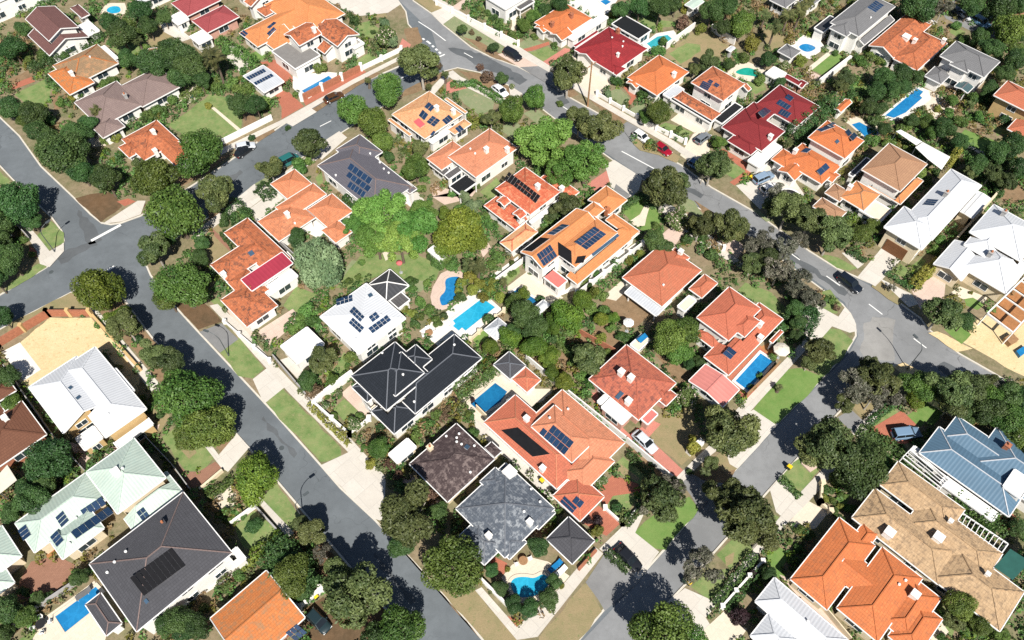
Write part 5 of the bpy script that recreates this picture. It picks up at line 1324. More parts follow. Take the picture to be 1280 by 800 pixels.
car((632, 63), (650, 73), (.012, .013, .018), 'black car standing on the sandy verge below the bright orange cottage', 'suv', ZB); car((795, 165.5), (809, 175), (.75, .75, .75), 'white hatchback on the verge beside a crimson car', 'hatch', ZB); car((820, 180), (835, 190), (.28, .006, .02), 'crimson car parked on the verge', 'sedan', ZB)
car((945, 226), (964, 217.5), (.22, .3, .4), 'blue-grey four wheel drive on the driveway of the vivid orange house', 'suv', ZB); car((954, 238), (971, 231), (.75, .75, .74), 'white hatchback behind the trampoline driveway', 'hatch', ZB)
car((873, 176), (884, 168), (.16, .18, .2), 'grey car half hidden by trees beside the maroon courtyard house', 'hatch', ZB); car((1217, 22), (1236, 33), (.12, .25, .4), 'blue four wheel drive parked on the shaded street in the top corner', 'suv', ZB); car((1203, 16), (1212, 22), (.55, .57, .6), 'silver car parked before a blue four wheel drive', 'hatch', ZB); car((1190, 10), (1199, 15.5), (.03, .035, .04), 'dark car parked at the shaded upper end of the street', 'hatch', ZB)
car((1053, 347), (1072, 361), (.008, .012, .02), 'black four wheel drive driving along the wide street', 'suv', 0, name='car'); car((865, 203), (877, 210), (.05, .13, .25), 'blue car tucked under a grey-green street tree', 'hatch', ZB)
bin_(938, 225, 'lid_yellow', 'yellow lidded bin beside the vivid orange house driveway')
trees('dark', "578 36 7; 617 59 7; 775 12 12; 800 8 14; 825 10 16; 845 4 12; 890 15 16; 910 8 15; 905 34 12; 960 74 10; 912 80 8; 700 6 13; 680 12 10; 1105 95 14; 1125 90 14; 1145 95 10; 1095 115 13; 1115 115 14; 1130 108 10; 1085 132 12; 1100 136 10; 1150 4 25; 1215 6 15; 1250 8 20; 1225 46 12; 1270 74 15; 1235 110 12; 1180 160 14; 1200 176 12; 1222 206 14; 1246 192 16; 1266 182 18; 1272 208 14; 1140 152 10; 1105 162 10; 1205 402 13; 975 104 8; 1256 92 12; 1275 8 14; 1240 60 14; 1276 40 12")
trees('round', "655 32 9; 666 20 9; 928 30 17; 822 140 17; 900 178 9; 1263 36 22; 1190 126 8; 1076 292 15; 1091 282 11; 1160 152 10; 1165 166 9; 806 146 9"); trees('olive', "710 93 23; 886 76 14; 868 86 9; 891 206 22; 985 262 23; 1012 276 23; 1040 294 24; 1178 390 24; 1058 96 12; 1050 107 10; 1240 216 13; 1214 216 10; 1258 228 12; 965 258 12")
trees('grey', "972 240 13; 1180 8 13; 1115 359 6; 700 88 13; 880 214 12"); trees('palm', "968 34 12; 985 18 11; 1001 12 12; 956 18 9; 1010 3 10; 986 178 7; 1214 130 6"); trees('dry', "853 28 10; 590 40 4; 598 48 4"); trees('yellow', "858 10 8; 938 55 11; 1172 136 5; 1000 76 9; 1216 58 7; 1192 56 6; 1214 366 3; 766 20 6; 876 36 8")
trees('shrub', "829 52 7; 823 64 9; 803 119 8; 770 101 8; 930 72 8; 1075 76 9; 1090 70 8; 1100 76 7; 1205 50 8; 1216 124 10; 1186 142 8; 1201 152 9; 1222 146 9; 1150 216 9; 1160 226 7; 1134 186 6; 1090 176 10; 1078 184 7; 1130 160 9; 1175 300 8; 1168 312 7; 1060 282 9; 1104 300 7; 950 100 8; 640 44 7; 650 42 6; 668 46 5; 693 56 5; 624 30 8; 600 12 5; 610 16 5; 1195 32 7; 915 183 7; 850 160 4; 845 165 5; 1270 60 9; 1110 180 8; 1120 190 6; 1074 270 7; 1085 266 6; 1044 66 5; 1058 76 6")
trees('flower', "982 82 8; 758 114 6; 1132 178 5"); trees('bush', "616 22 6; 592 24 5; 1066 118 8; 1092 150 9; 1074 122 8; 1230 126 9; 1256 150 9; 1170 216 6; 1246 240 9; 1106 78 6; 1252 206 10"); trees('silver', "760 118 5")
beds("590 10,640 44,652 56,630 46,584 20;786 174,800 168,836 188,820 192;1050 90,1084 78,1100 90,1070 130,1050 116;1150 120,1250 110,1262 150,1180 170,1150 150;1090 160,1150 180,1144 190,1086 172;1200 190,1280 200,1280 240,1230 230,1190 206;1060 300,1100 268,1108 280,1076 326;870 166,905 178,912 190,880 180;940 90,980 104,990 112,960 110;1138 318,1176 296,1180 306,1150 324")
house('tiny silver shed', 'tiny silver metal shed in the corner of the dry back lawn', 'm_silver', 'grey_wall', '908 62 919 60 2.4 RU 0.2', cat='shed', land=False, win=False)
# building site at the edge
pergola("1234 392,1296 332,1326 350,1266 416", 3.0, 'open steel and timber frame of a house being built beside the yellow sand', 'white_paint', 6, 'unfinished_house', .2)
solid("1268 441,1279 434,1284 440,1273 448", .5, 'pool_blue', 'blue wrapped stack on the yellow building sand', 'stack', 'wrapped_stack')
solid("1252 426,1262 420,1270 428,1260 434", .8, 'timber', 'stack of timber on the yellow building sand', 'timber', 'timber_stack')
# ---------------------------------------------------------------- the middle block, upper half
house('lavender-grey solar house', 'lavender-grey tiled house with three rows of dark solar panels', 't_lavender', 'white_wall', "397 207 515 233 4.4; 420 187 478 190 4.4; 500 232 521 236 4.2", cap='t_mauve')
for q in ("438 204,467 224,461 231,435 211", "436.5 215,465 234,460 241,433 220", "438 226.6,458.5 241,454 248,434 233.5"): panels('lavender-grey solar house', q, 5, 1)
vents('lavender-grey solar house', (475, 204), (480, 212), (486, 217), (463, 193), (420, 220))
house('shell tiled house', 'house of patchy shell-coloured tiles scattered with dark solar panels', 't_shell', 'white_wall', "490 143 578 143 3.4; 485 150 515 168 3; 560 162 589 155 3; 536 176 568 161 2.6 F *flat_white; 556 124 584 140 3.4", cap='t_salmon')
for q, a, b in (("530 133.6,535.5 128,544 133.6,538 140.6", 1, 2), ("523 144.5,529 137.5,535.5 143,531 151.5", 1, 2), ("532 153,541 144.5,550 151,543 159", 3, 2), ("552.6 151,560 143,567.5 150,557 156", 3, 1), ("568 161,575 156,580 162.5,574 166.5", 2, 1), ("537 169,541.7 163,545 165.6,540 170", 1, 1)): panels('shell tiled house', q, a, b)
panels('shell tiled house', "516 151.5,524.5 148.5,531.5 154.7,526 161.7", 1, 1, 'flat_red_panel', 'roof_cover'); chimney('shell tiled house', (546, 138), (567, 142), mat='white_wall', w=.6)
house('salmon house', 'large salmon tiled house with dark heater strips and a curved solar pergola', 't_salmon', 'white_wall', "560 196 647 185 4.4; 533 198 585 190 3.6; 562 233 596 228 2.8 F *flat_black !; 536 205 562 214 3 L 0.2 *flat_slat; 556 220 584 208 3.3 R 0.2 *flat_slat")
chimney('salmon house', (608, 190), (634, 190), mat='white_wall', w=.6); vents('salmon house', (594, 193), (588, 187))
house('red dormer house', 'patchy red tiled house with white dormers and a long black solar strip', 't_red', 'white_wall', "619 236 700 240 5; 668 228 724 240 3.6; 605 257 668 268 3.2; 625 303 672 290 3 LREU *t_shell; 621 251 638 252 5 RU; 641 267 658 268 5 RU; 662 277 700 252 3.2 F *flat_white")
panels('red dormer house', "630 224.5,670 253.5,676 246,636.5 214", 10, 2, 'heater'); chimney('red dormer house', (672, 236), (702, 239), mat='white_wall')
house('apricot solar mansion', 'large two storey apricot tiled house covered with solar panels, garage wing behind', 't_apricot', 'white_wall', "690 312 772 291 5.8; 651 315 748 280 5.8 RU; 708 345 799 291 3.2 LRE; 735 250 784 250 3.4 RUE; 757 275 799 289 3.3; 679 346 709 351 2.8 F *flat_pink; 722 268 756 262 4.6", cap='t_orange')
for q, a, b in (("669 319,688.5 305,695.5 321,680.6 333", 5, 2), ("716.5 303.6,744 282.5,757 294,734 312", 7, 2), ("681 295,705.6 278.6,709.5 284,695 292.6", 4, 1)): panels('apricot solar mansion', q, a, b)
for q in ("653 314,676 297,688 299,665 315", "697 301,715 315,715 330,698 320", "719 319,735 321,727 327,720 332"): panels('apricot solar mansion', q, 1, 1, 'heater', 'pool_heater')
chimney('apricot solar mansion', 758, 270, mat='terracotta_pot'); panels('apricot solar mansion', "738 318,772 292,774 295,742 321", 1, 1, 'skylight', 'skylight')
house('orange court villa', 'orange tiled villa of five small hipped roofs round a pale court', 't_peach', 'white_wall', "338 230 390 230 3; 322 277 394 272 3.1; 344 259 408 243 3.3; 384 262 441 264 3.1; 402 288 440 290 3", cap='t_brick')
chimney('orange court villa', (360, 271), mat='white_wall', w=.6); vents('orange court villa', (369, 280))
house('magenta lean-to house', 'speckled red tiled corner house with a flat magenta lean-to', 't_rust', 'white_wall', "280 291 363 322 3.1; 263 331 345 312 3.2; 276 375 347 382 3.1; 283 352 336 362 3.1; 302 351 366 329 3.9 R 0.12 *m_maroon; 328 360 372 345 2.8 F *flat_white")
chimney('magenta lean-to house', (281, 346), mat='white_wall'); panels('magenta lean-to house', "309 316,315 312,319 318,313 321", 1, 1, 'skylight', 'skylight')
house('white solar house', 'white roofed house carrying five blocks of blue solar panels', 'm_white', 'white_wall', "400 396 507 398 4.6 H 0.16", gut='white_paint')
for q, a, b in (("419.7 374.7,441 368.4,441 377,421 383", 4, 2), ("437 390,442 383,457 396.5,450 403", 2, 4), ("436 404,441 397,456 410,450 417", 2, 4), ("460 396.5,470 390,475 396.5,466 403.6", 2, 2), ("459.5 410.6,484 394,489 400.5,466 417.6", 5, 2)): panels('white solar house', q, a, b)
panels('white solar house', "459 369,464 366,467 370,462 373", 1, 1, 'skylight', 'skylight'); vents('white solar house', (445, 425), (477, 395))
house('glass pyramid room', 'dark glass pyramid room with white ribs and a slatted brown annex', 'm_char', 'white_wall', "459 357 511 357 3; 484 373 512 375 2.7 F *flat_slat", cat='conservatory', cap='white_paint')
house('square white garage', 'square flat roofed white garage beside the footpath', 'flat_white', 'white_wall', "351 433 405 430 2.8 F", cat='garage')
house('small white pavilion', 'small flat white pavilion under the big feathery trees', 'flat_white', 'white_wall', "535 313 560 315 2.5 F", cat='pavilion', land=False)
house('pale peaked gazebo', 'pale grey peaked gazebo beside the narrow dark pool', 'm_silver', 'white_wall', "667 385 687 381 2.6 H 0.5", cat='gazebo', land=False)
house('grey hip gazebo', 'grey peaked gazebo below the cyan pool', 'm_silver', 'white_wall', "605 412 638 410 2.6 H 0.5 !", cat='gazebo', land=False)
umbrella(499, 328, 4, 'fabric_pink', 'red garden umbrella under the bright feathery trees')
pool('wavy garden pool', 'deep blue wavy pool with pink curved surround', "555.6 350.5,563.4 346,577.5 346.5,570 357,571 366,568 378,554 383,551 381,549 371.5,558 364", "538 371,541 359,551 342,562 337,576 339,582 346,574 360,574 372,566 384,552 388,541 386", 'pool_blue', 'concrete_pink', smooth=True)
pool('cyan terrace pool', 'bright cyan rectangular pool with steps on a broad white terrace', "566 401,603 373,619 384.5,582 414,577.5 410,573.6 414,566 408,569 405", "", 'pool_cyan', 'paving_white')
patch('paving', 'paving_white', "524 414,549 396,598 360,629 388,590 424,570 428,548 433"); fence("588 426,630 390", .9, .2, 'cream_wall', 'low cream wall with railing along the cyan pool terrace', name='boundary_wall', piers=1.6)
pool('narrow dark pool', 'narrow deep blue pool below the apricot solar mansion', "640 366,648 361,673 377,668 381", "", 'pool_deep', 'paving_white'); patch('paving', 'paving_cream', "632 360,650 346,664 336,682 358,704 372,694 380,674 388,660 384")
patch('lawn', 'lawn', "624 345,648 329,650 341,634 356"); patch('path', 'paving_white', "613 345,648 320,648 328,622 350"); patch('lawn', 'lawn_pale', "506 365,506 354,513 330,531 326,549 334,540 350,526 365"); patch('lawn', 'lawn_pale', "423 350,440 325,465 329,465 342,446 350,434 358")
patch('lawn', 'lawn', "420 360,450 320,480 318,520 318,552 330,545 350,500 352,470 346,440 360"); patch('paving', 'paving_cream', "478 316,488 312,492 320,482 326"); patch('paving', 'concrete_pink', "540 230,590 246,600 232,580 250,556 256,540 246")
patch('path', 'concrete', "498 246,520 238,532 252,540 266,528 268,512 258"); patch('lawn', 'lawn', "394 222,402 214,404 228,398 232"); patch('driveway', 'concrete', "296 248,318 230,334 244,310 262"); patch('paving', 'concrete', "308 264,346 236,356 246,324 276"); patch('verge', 'lawn_pale', "312 234,332 222,342 230,326 240")
patch('path', 'path', "240 292,296 250,340 226,392 190,420 172,426 178,396 200,344 234,300 260,246 300"); patch('driveway', 'concrete', "390 186,424 164,434 172,402 200"); patch('verge', 'dirt', "260 264,300 246,304 252,262 276"); patch('verge', 'dirt', "420 166,432 168,428 176,420 174")
patch('lawn', 'lawn_dry', "240 300,272 280,300 314,262 332"); patch('lawn', 'lawn', "284 268,298 258,308 272,296 284"); patch('path', 'paving_brown', "260 287,264 284,293 312,288 315"); hedge("280 294,294 312", 1.0, 1.0, desc='clipped low hedge')
patch('paving', 'paving_white', "374 286,394 272,408 288,398 298"); patch('lawn', 'lawn', "354 382,370 358,396 368,372 396"); patch('paving', 'concrete_pink', "322 414,366 386,376 398,338 432"); patch('lawn', 'lawn', "263 376,272 371,284 386,276 391")
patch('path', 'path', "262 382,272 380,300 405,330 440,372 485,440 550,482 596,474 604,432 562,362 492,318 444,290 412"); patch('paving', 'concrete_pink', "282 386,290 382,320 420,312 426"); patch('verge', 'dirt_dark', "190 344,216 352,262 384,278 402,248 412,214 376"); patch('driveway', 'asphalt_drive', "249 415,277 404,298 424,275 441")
patch('verge', 'lawn', "275 441,300 421,330 461,316 473,298 470"); patch('driveway', 'concrete', "316 474,334 460,356 484,330 505"); patch('verge', 'lawn', "351 482,331 500,336 508,401 577,408 577,427 570,426 560"); patch('driveway', 'concrete', "400 582,430 568,446 560,482 600,480 652,466 648"); patch('verge', 'lawn', "427 607,441 587,459 602,446 612,432 614")
patch('lawn', 'lawn_pale', "566 114,582 110,618 126,616 136,600 144,580 130"); patch('verge', 'dirt', "572 88,600 92,640 110,644 120,628 126,600 108"); patch('path', 'path', "556 92,566 88,576 96,650 132,642 138,572 104"); patch('paving', 'paving_pink', "558 104,572 96,592 108,570 114,558 118"); patch('path', 'concrete', "526 124,556 92,562 96,536 126"); patch('verge', 'dirt', "506 112,552 90,556 96,520 116,500 122")
patch('driveway', 'concrete', "636 108,652 116,648 124,638 120"); patch('verge', 'lawn_pale', "654 142,668 134,692 150,680 160"); patch('lawn', 'lawn_pale', "620 160,644 152,662 166,646 176"); patch('driveway', 'concrete', "756 206,768 200,803 222,796 246,776 252,766 240"); patch('driveway', 'asphalt_drive', "770 230,788 244,782 250,766 240"); patch('paving', 'paving_pink', "734 230,760 212,768 222,748 244")
patch('lawn', 'lawn_bright', "776 264,800 250,822 262,826 278,806 290,796 284"); patch('path', 'paving_cream', "788 276,800 268,806 256,812 258,808 272,806 282,794 284"); patch('paving', 'concrete_pink', "820 300,842 280,856 290,840 312"); patch('path', 'path', "826 250,862 284,910 316,934 332,930 338,900 320,850 286,818 256"); patch('verge', 'dirt', "868 250,930 288,936 298,900 292"); patch('driveway', 'concrete_pink', "890 306,908 292,932 308,920 326")
patch('verge', 'lawn_pale', "838 240,868 252,880 270,850 262"); patch('lawn', 'lawn', "600 240,620 222,628 232,612 252"); patch('paving', 'concrete_pink', "596 302,606 296,614 310,604 322"); patch('path', 'paving_white', "690 374,716 356,800 300,806 306,740 354")
patch('dirt', 'dirt', "752 380,776 352,800 378,816 392,790 412,764 404"); patch('paving', 'paving_cream', "752 372,790 340,800 348,770 376")
fence("282 404,338 452", .8, .2, 'white_wall', 'low white front wall before the magenta lean-to house', name='boundary_wall', piers=3); fence("362 322,376 338", 1.8, .2, 'white_wall', 'white side fence between the magenta lean-to house and the court villa', name='boundary_wall'); fence("322 280,334 290,376 330", 1.7, .15, 'grey_wall', 'grey side fence beside the orange court villa', cat='fence', name='fence')
fence("620 354,652 330,736 262", 1.7, .15, 'white_wall', 'white side wall between the red dormer house and the apricot solar mansion', name='boundary_wall'); fence("720 372,802 310", 1.8, .2, 'white_wall', 'white slotted side wall of the apricot solar mansion', name='boundary_wall', piers=3)
fence("832 256,904 312", 1.0, .2, 'white_wall', 'low white wall along the garden beds by the wide street', name='boundary_wall', piers=4)
hedge("776 262,800 248,808 256", 1.2, 1.2, desc='clipped green hedge'); hedge("329 245,341 237", 3.0, 1.5, 'leaf_dark', desc='dark block hedge'); hedge("290 260,304 276", 3.2, 1.4, 'leaf_dark', desc='dark block hedge'); hedge("434 252,446 262", 1.6, 1.6, desc='leafy hedge'); hedge("566 108,592 106,618 122,628 130", 1.4, .9, 'leaf_shrub', desc='flowery border hedge'); hedge("590 160,604 154", 1.4, 1.4, 'leaf_yellow', desc='golden hedge')
car((618, 107), (632, 118), (.75, .76, .77), 'white car parked on the verge under a rust coloured tree', 'sedan', ZB)
car((351, 206), (369, 196.5), (.02, .13, .125), 'teal van parked between two verge trees', 'van', ZB, name='van')
trees('bright', "478 268 33; 515 288 33; 470 298 26; 530 262 17; 500 302 28; 446 282 18; 684 176 36; 732 201 31; 700 215 22")
trees('round', "485 112 21; 440 138 21; 467 152 22; 478 176 13; 670 120 16; 642 136 19; 519 209 18; 228 358 33; 210 372 18; 644 376 12"); trees('lime', "576 288 30; 596 300 18; 560 310 16; 711 392 23; 728 376 14; 690 404 13; 655 366 9; 560 268 12")
trees('olive', "526 80 26; 749 161 26; 724 150 17; 614 148 12; 337 210 17; 831 234 30; 876 280 19; 916 281 24; 192 311 22; 705 256 17; 850 225 14; 688 270 8; 526 186 12; 940 330 15; 962 320 16"); trees('dark', "656 392 19; 670 410 16; 371 296 12; 252 304 10; 640 415 12; 485 196 8; 818 300 15; 832 310 12; 628 98 9; 210 300 10; 250 322 12")
trees('silver', "399 329 35; 592 258 11; 580 246 8"); trees('flower', "845 272 16; 640 108 4"); trees('dry', "610 95 9; 548 82 5; 600 84 5"); trees('grey', "980 312 18; 958 300 18; 1000 300 13; 975 335 20; 995 352 20; 940 308 14")
trees('yellow', "576 354 8; 588 346 9; 600 356 9; 612 364 9; 624 372 8; 604 372 8; 590 362 8; 617 352 7; 787 326 7; 800 318 7; 573 365 6; 438 372 7; 506 386 8; 516 392 7"); trees('palm', "597 332 13; 585 330 10; 556 92 6; 536 108 5; 630 352 6")
trees('shrub', "374 208 12; 386 200 7; 384 388 12; 375 402 10; 400 388 7; 392 402 9; 366 412 8; 500 398 7; 526 378 8; 536 388 8; 546 402 8; 524 396 7; 514 352 8; 516 362 6; 534 354 6; 596 232 6; 608 270 6; 612 282 6; 616 330 8; 622 322 8; 548 330 9; 565 332 8; 688 278 6; 680 288 6; 670 296 6; 640 330 5; 436 352 6; 448 346 5; 452 328 5; 808 322 8; 700 130 5; 582 256 7; 572 262 7; 676 132 5; 448 260 6; 434 250 5; 820 282 6; 306 270 6; 312 276 5; 540 312 8; 558 325 7; 640 342 6; 664 340 5; 730 352 8; 744 340 7; 752 370 9; 740 386 9; 756 388 8")
trees('bush', "280 276 9; 308 262 5; 520 406 7; 612 400 9; 650 420 8; 378 392 5; 372 348 8; 800 306 6; 676 374 6; 510 360 6; 540 322 8; 576 372 8; 555 395 6; 866 286 7; 880 296 7; 890 318 9; 860 300 8"); trees('cone', "742 366 7"); trees('cypress', "738 358 4")
beds("400 230,416 240,440 262,448 270,430 262;506 176,518 168,530 190,510 206,500 196;536 236,560 222,566 232,546 252;600 256,624 280,616 300,604 290;612 314,640 300,640 320,616 346;540 392,560 388,556 400,524 412;430 364,448 350,460 356,424 372;510 392,540 384,546 396,516 412;664 292,740 240,744 250,672 300;842 262,868 280,920 320,908 330,860 312,842 300;560 330,600 330,620 380,598 360,580 352;630 400,700 380,716 420,640 430;740 300,800 320,790 340,760 350;360 400,410 372,404 388,380 416;420 376,400 390,392 410,404 408;240 290,262 280,266 296,244 310")
trees('shrub', "506 216 7; 530 224 6; 526 236 7; 508 190 6; 514 178 5; 565 242 6")
# ---------------------------------------------------------------- the middle block, lower half
house('silver veranda house', 'speckled red tiled bungalow with a long silver metal veranda', 't_brick', 'white_wall', "778 347 877 338 3.2; 826 325 862 322 3.1; 789 337 822 335 3.1; 861 361 897 354 2.9; 781 366 839 378 2.6 L 0.12 *m_silver !; 847 383 870 376 2.6 F *flat_cream", cap='t_coral')
vents('silver veranda house', (829, 357)); chimney('silver veranda house', (850, 318), mat='white_wall')
house('coral pool villa', 'two storey coral tiled villa with a long pool along its side', 't_coral', 'white_wall', "871 397 951 386 5.6; 912 408 950 402 5.6; 880 446 979 399 3.3; 868 418 906 424 3.2; 962 426 979 415 2.7", cap='t_brick')
panels('coral pool villa', "902.5 442,911 433,921 440.6,912.6 450", 2, 1); chimney('coral pool villa', (949, 425), (949, 408), mat='white_wall')
house('pink arched carport', 'pink metal arched carport in front of the coral villa', 'm_pink', 'white_wall', "861 476 924 487 2.7 RU 0.18", cat='carport')
house('blotched red house', 'old red house of blotched dark and bright tiles with a white flat carport', 't_blotch', 'pink_wall', "736 474 845 479 3.3; 812 491 846 494 3.1; 752 509 790 518 2.8 F *flat_white; 747 502 760 497 2.6 F *flat_white; 802 524 822 518 2.6 F *flat_pink", cap='t_salmon')
panels('blotched red house', "768 497,775.6 488,781 492,773 500", 1, 1, 'skylight', 'skylight'); chimney('blotched red house', (785, 504), (788, 475), (776, 468), mat='white_wall', w=.7)
house('sprawling orange house', 'sprawling orange tiled house with a dozen hips, black heater strips and solar panels', 't_salmon', 'white_wall', "605 528 735 573 3.2 LREU *t_coral; 660 526 781 553 3.25; 664 533 744 550 4.6; 700 590 768 577 3.2; 691 620 755 621 3.15 LREU *t_coral; 640 474 676 475 2.7 LREU *t_coral", cap='t_apricot')
for q, a, b in (("692 530.8,718 553,705.6 569,679.5 547.5", 5, 2), ("674 541.7,679.5 534.7,685 539,679.5 547", 1, 1), ("700 626.7,706 620.5,722 634,715.6 643", 2, 1), ("715 627,721 620,731 628,725 636", 1, 2)): panels('sprawling orange house', q, a, b)
panels('sprawling orange house', "628 538,646 534,690 568,664 571", 1, 1, 'heater', 'pool_heater'); chimney('sprawling orange house', (658, 526), (678, 588), mat='white_wall', w=.6); vents('sprawling orange house', (687, 523), (710, 512))
house('grey pool pavilion roof', 'dark grey peaked pavilion beside the deep blue pool', 't_charcoal', 'white_wall', "617 456 657 457 2.9 H 0.4", cat='pavilion', cap='m_grey', land=False)
house('black tiled mansion', 'large black tiled mansion with many white edged hips and a curved balcony', 't_black', 'white_wall', "439 470 538 468 5.8; 498 448 540 449 5.8; 568 418 519 517 4.5; 464 514 528 513 3.7; 452 500 490 515 3.1 F *flat_cream; 440 484 470 494 5.4; 466 468 530 466 6.3", cap='m_grey')
vents('black tiled mansion', (504, 469), (478, 442), (568, 432), (518, 503))
house('umber hip house', 'dark umber tiled house with one square hipped roof and scattered white vents', 't_umber', 'cream_wall', "512 580 618 574 3.3; 606 560 627 564 2.8; 486 568 520 559 2.6 F *flat_white", cap='t_umber')
chimney('umber hip house', (538, 562), mat='cream_wall'); vents('umber hip house', (558, 546), (574, 543), (571, 548), (571, 553), (588, 591), (593, 558), (577, 556)); panels('umber hip house', "579 560,583 555,588 559,584 563", 1, 1, 'skylight', 'skylight')
house('slate blue house', 'weathered slate blue tiled house with many hips behind the corner pool', 't_slate', 'brick', "570 636 693 636 3.5; 572 672 632 680 3.3; 618 680 658 678 3.3; 662 651 694 641 3.3; 600 602 640 604 3.6", cap='m_grey')
chimney('slate blue house', (611, 672), (662, 655), mat='white_wall', w=.6); chimney('slate blue house', 637, 592, mat='white_wall', w=1.3, h=.7); vents('slate blue house', (664, 612), (675, 628), (655, 640))
house('charcoal hip garage', 'charcoal tiled hip roofed garage of red brick by the white driveway', 't_charcoal', 'brick', "683 674 743 676 3.1", cat='garage', cap='t_grey')
house('blue tarp shed', 'small cream shed partly under a blue tarp', 'flat_cream', 'cream_wall', "788 431 812 425 2.4 F", cat='shed', land=False)
shade("796 424,806 416,810 421,801 429", 2.62, 'pool_blue', 'blue tarp spread over the back of the cream shed', 'tarp', 'tarp', posts=False)
umbrella(786, 402, 7, 'fabric_white', 'pale grey garden umbrella on the bare sandy yard'); umbrella(642.5, 503, 11, 'fabric_white', 'large white octagonal umbrella beside the deep blue pool'); umbrella(978, 435, 10.5, 'fabric_cream', 'cream umbrella at the end of the shaded lap pool')
pool('villa lap pool', 'pale blue lap pool half in tree shade beside the coral villa', "950.5 442,965.6 452,935 489,919 476.6", "", 'pool_blue', 'paving_white')
patch('paving', 'paving_red', "908 474,950 432,966 440,974 446,936 500,920 492"); patch('paving', 'wood_deck', "950 434,962 428,972 438,966 448")
pool('deep blue pool', 'deep blue pool with a cut-off side beside the white umbrella', "588 505,619 479,634 490,626 503,606 516,601 516", "", 'pool_deep', 'paving_cream')
patch('paving', 'paving_cream', "576 500,618 462,660 486,694 486,680 500,640 522,606 530,590 522")
pool('corner kidney pool', 'turquoise kidney pool in the shade of dark garden trees at the corner', "636.6 730.6,643 722,657 721,668 723.6,680 716,690 728,672 746,646 748", "627 722,640 706,660 696,685 702,712 720,700 734,676 756,642 754", 'pool_cyan', 'paving_cream', smooth=True)
lounger(700, 716, 40, 'white sun lounger nearest the charcoal hip garage', 'fabric_white'); lounger(694, 709, 40, 'blue sun lounger on the corner pool deck', 'pool_blue'); table_set(654, 703, 'small round table on the corner pool deck', chairs=2)
table_set(470, 512, 'round table on the curved balcony garden', chairs=3); table_set(537, 419, 'round table on the white pool terrace', chairs=4)
patch('lawn', 'lawn', "918 366,932 353,965 366,990 395,974 398,950 380"); patch('lawn', 'lawn_bright', "588 420,604 412,612 420,598 434"); patch('lawn', 'lawn', "404 480,430 440,438 452,418 478"); patch('lawn', 'lawn', "416 512,430 498,448 514,430 526"); patch('paving', 'concrete_pink', "426 492,440 480,466 512,454 520"); patch('paving', 'concrete', "350 450,362 446,390 474,378 480")
patch('lawn', 'lawn', "763 586,779 571,812 595,799 606"); patch('lawn', 'lawn_dry', "766 586,776 580,800 598,796 602"); patch('lawn', 'lawn', "762 620,774 611,795 621,794 628,778 648,758 634"); patch('driveway', 'paving_red', "746 612,766 594,798 605,800 615,766 620,756 636"); patch('paving', 'paving_red', "725 652,748 632,777 653,758 670")
patch('verge', 'lawn_bright', "792 667,806 652,861 621,874 636,832 687,817 685"); patch('driveway', 'concrete', "749 686,778 658,806 640,794 666,824 690,798 724,784 716"); patch('driveway', 'asphalt_drive', "732 728,757 690,790 718,800 726,756 764,748 750")
patch('path', 'path', "646 800,672 796,754 692,744 684,700 735,646 784,602 734,594 738"); patch('paving', 'paving_red', "634 770,654 776,662 766,646 784"); patch('verge', 'lawn_dry', "674 796,730 730,738 730,752 764,728 796,690 836,662 836"); patch('verge', 'lawn_dry', "552 740,594 738,646 800,640 846,604 798"); patch('verge', 'dirt', "484 668,552 740,548 738,600 798,560 752,470 652")
patch('driveway', 'paving_pink', "798 556,818 554,854 588,843 602,812 572"); patch('paving', 'paving_pink', "736 492,746 490,754 512,788 544,802 534,812 524,826 530,808 550,790 556,772 548"); patch('path', 'path', "840 602,872 570,892 552,900 560,880 576,850 606"); patch('lawn', 'lawn_dry', "806 536,830 514,862 508,876 540,878 562,852 582,820 556"); patch('dirt', 'dirt', "780 556,787 553,840 602,824 600"); patch('verge', 'dirt', "866 594,884 578,920 586,908 604,884 604"); patch('driveway', 'asphalt_drive', "852 604,864 592,884 602,906 604,874 638,864 620"); patch('verge', 'lawn_dry', "888 576,930 540,968 530,922 586,906 590")
patch('verge', 'lawn_bright', "978 462,1000 460,1026 470,1028 474,974 529,966 530,942 512"); patch('path', 'path', "914 520,926 506,1006 424,1014 430,940 512,924 526"); patch('driveway', 'concrete', "904 556,930 518,942 512,970 531,950 556,922 586,912 580"); patch('verge', 'lawn', "1034 410,1050 412,1066 426,1056 444,1028 472,1014 462")
patch('path', 'concrete', "1002 386,1012 376,1048 396,1056 384,1068 400,1071 414,1062 416,1040 408"); patch('paving', 'paving_red', "1048 402,1058 395,1065 402,1067 411,1060 412"); patch('driveway', 'concrete', "1000 390,1008 384,1040 408,1026 424,1004 424"); patch('verge', 'lawn', "1008 366,1038 362,1052 380,1046 392,1028 390")
patch('dirt', 'dirt', "704 430,760 400,780 440,740 470,720 478,700 450"); patch('dirt', 'dirt', "816 440,870 470,876 486,846 478");
patch('paving', 'concrete', "590 516,604 528,700 620,690 626,640 580,596 540"); patch('paving', 'paving_red', "604 708,618 696,634 704,630 718,616 714"); patch('paving', 'concrete_pink', "512 592,556 632,546 640,500 600")
fence("394 505,440 471", 1.8, .5, 'white_wall', 'broad white side wall of the black tiled mansion', name='boundary_wall'); fence("394 506,438 545,462 525", 1.0, .3, 'white_wall', 'low white garden wall before the curved balcony', name='boundary_wall', piers=3.5); fence("343 448,372 482,392 506", 1.3, .15, 'grey_wall', 'grey front fence between the square white garage and the white garden wall', cat='fence', name='fence')
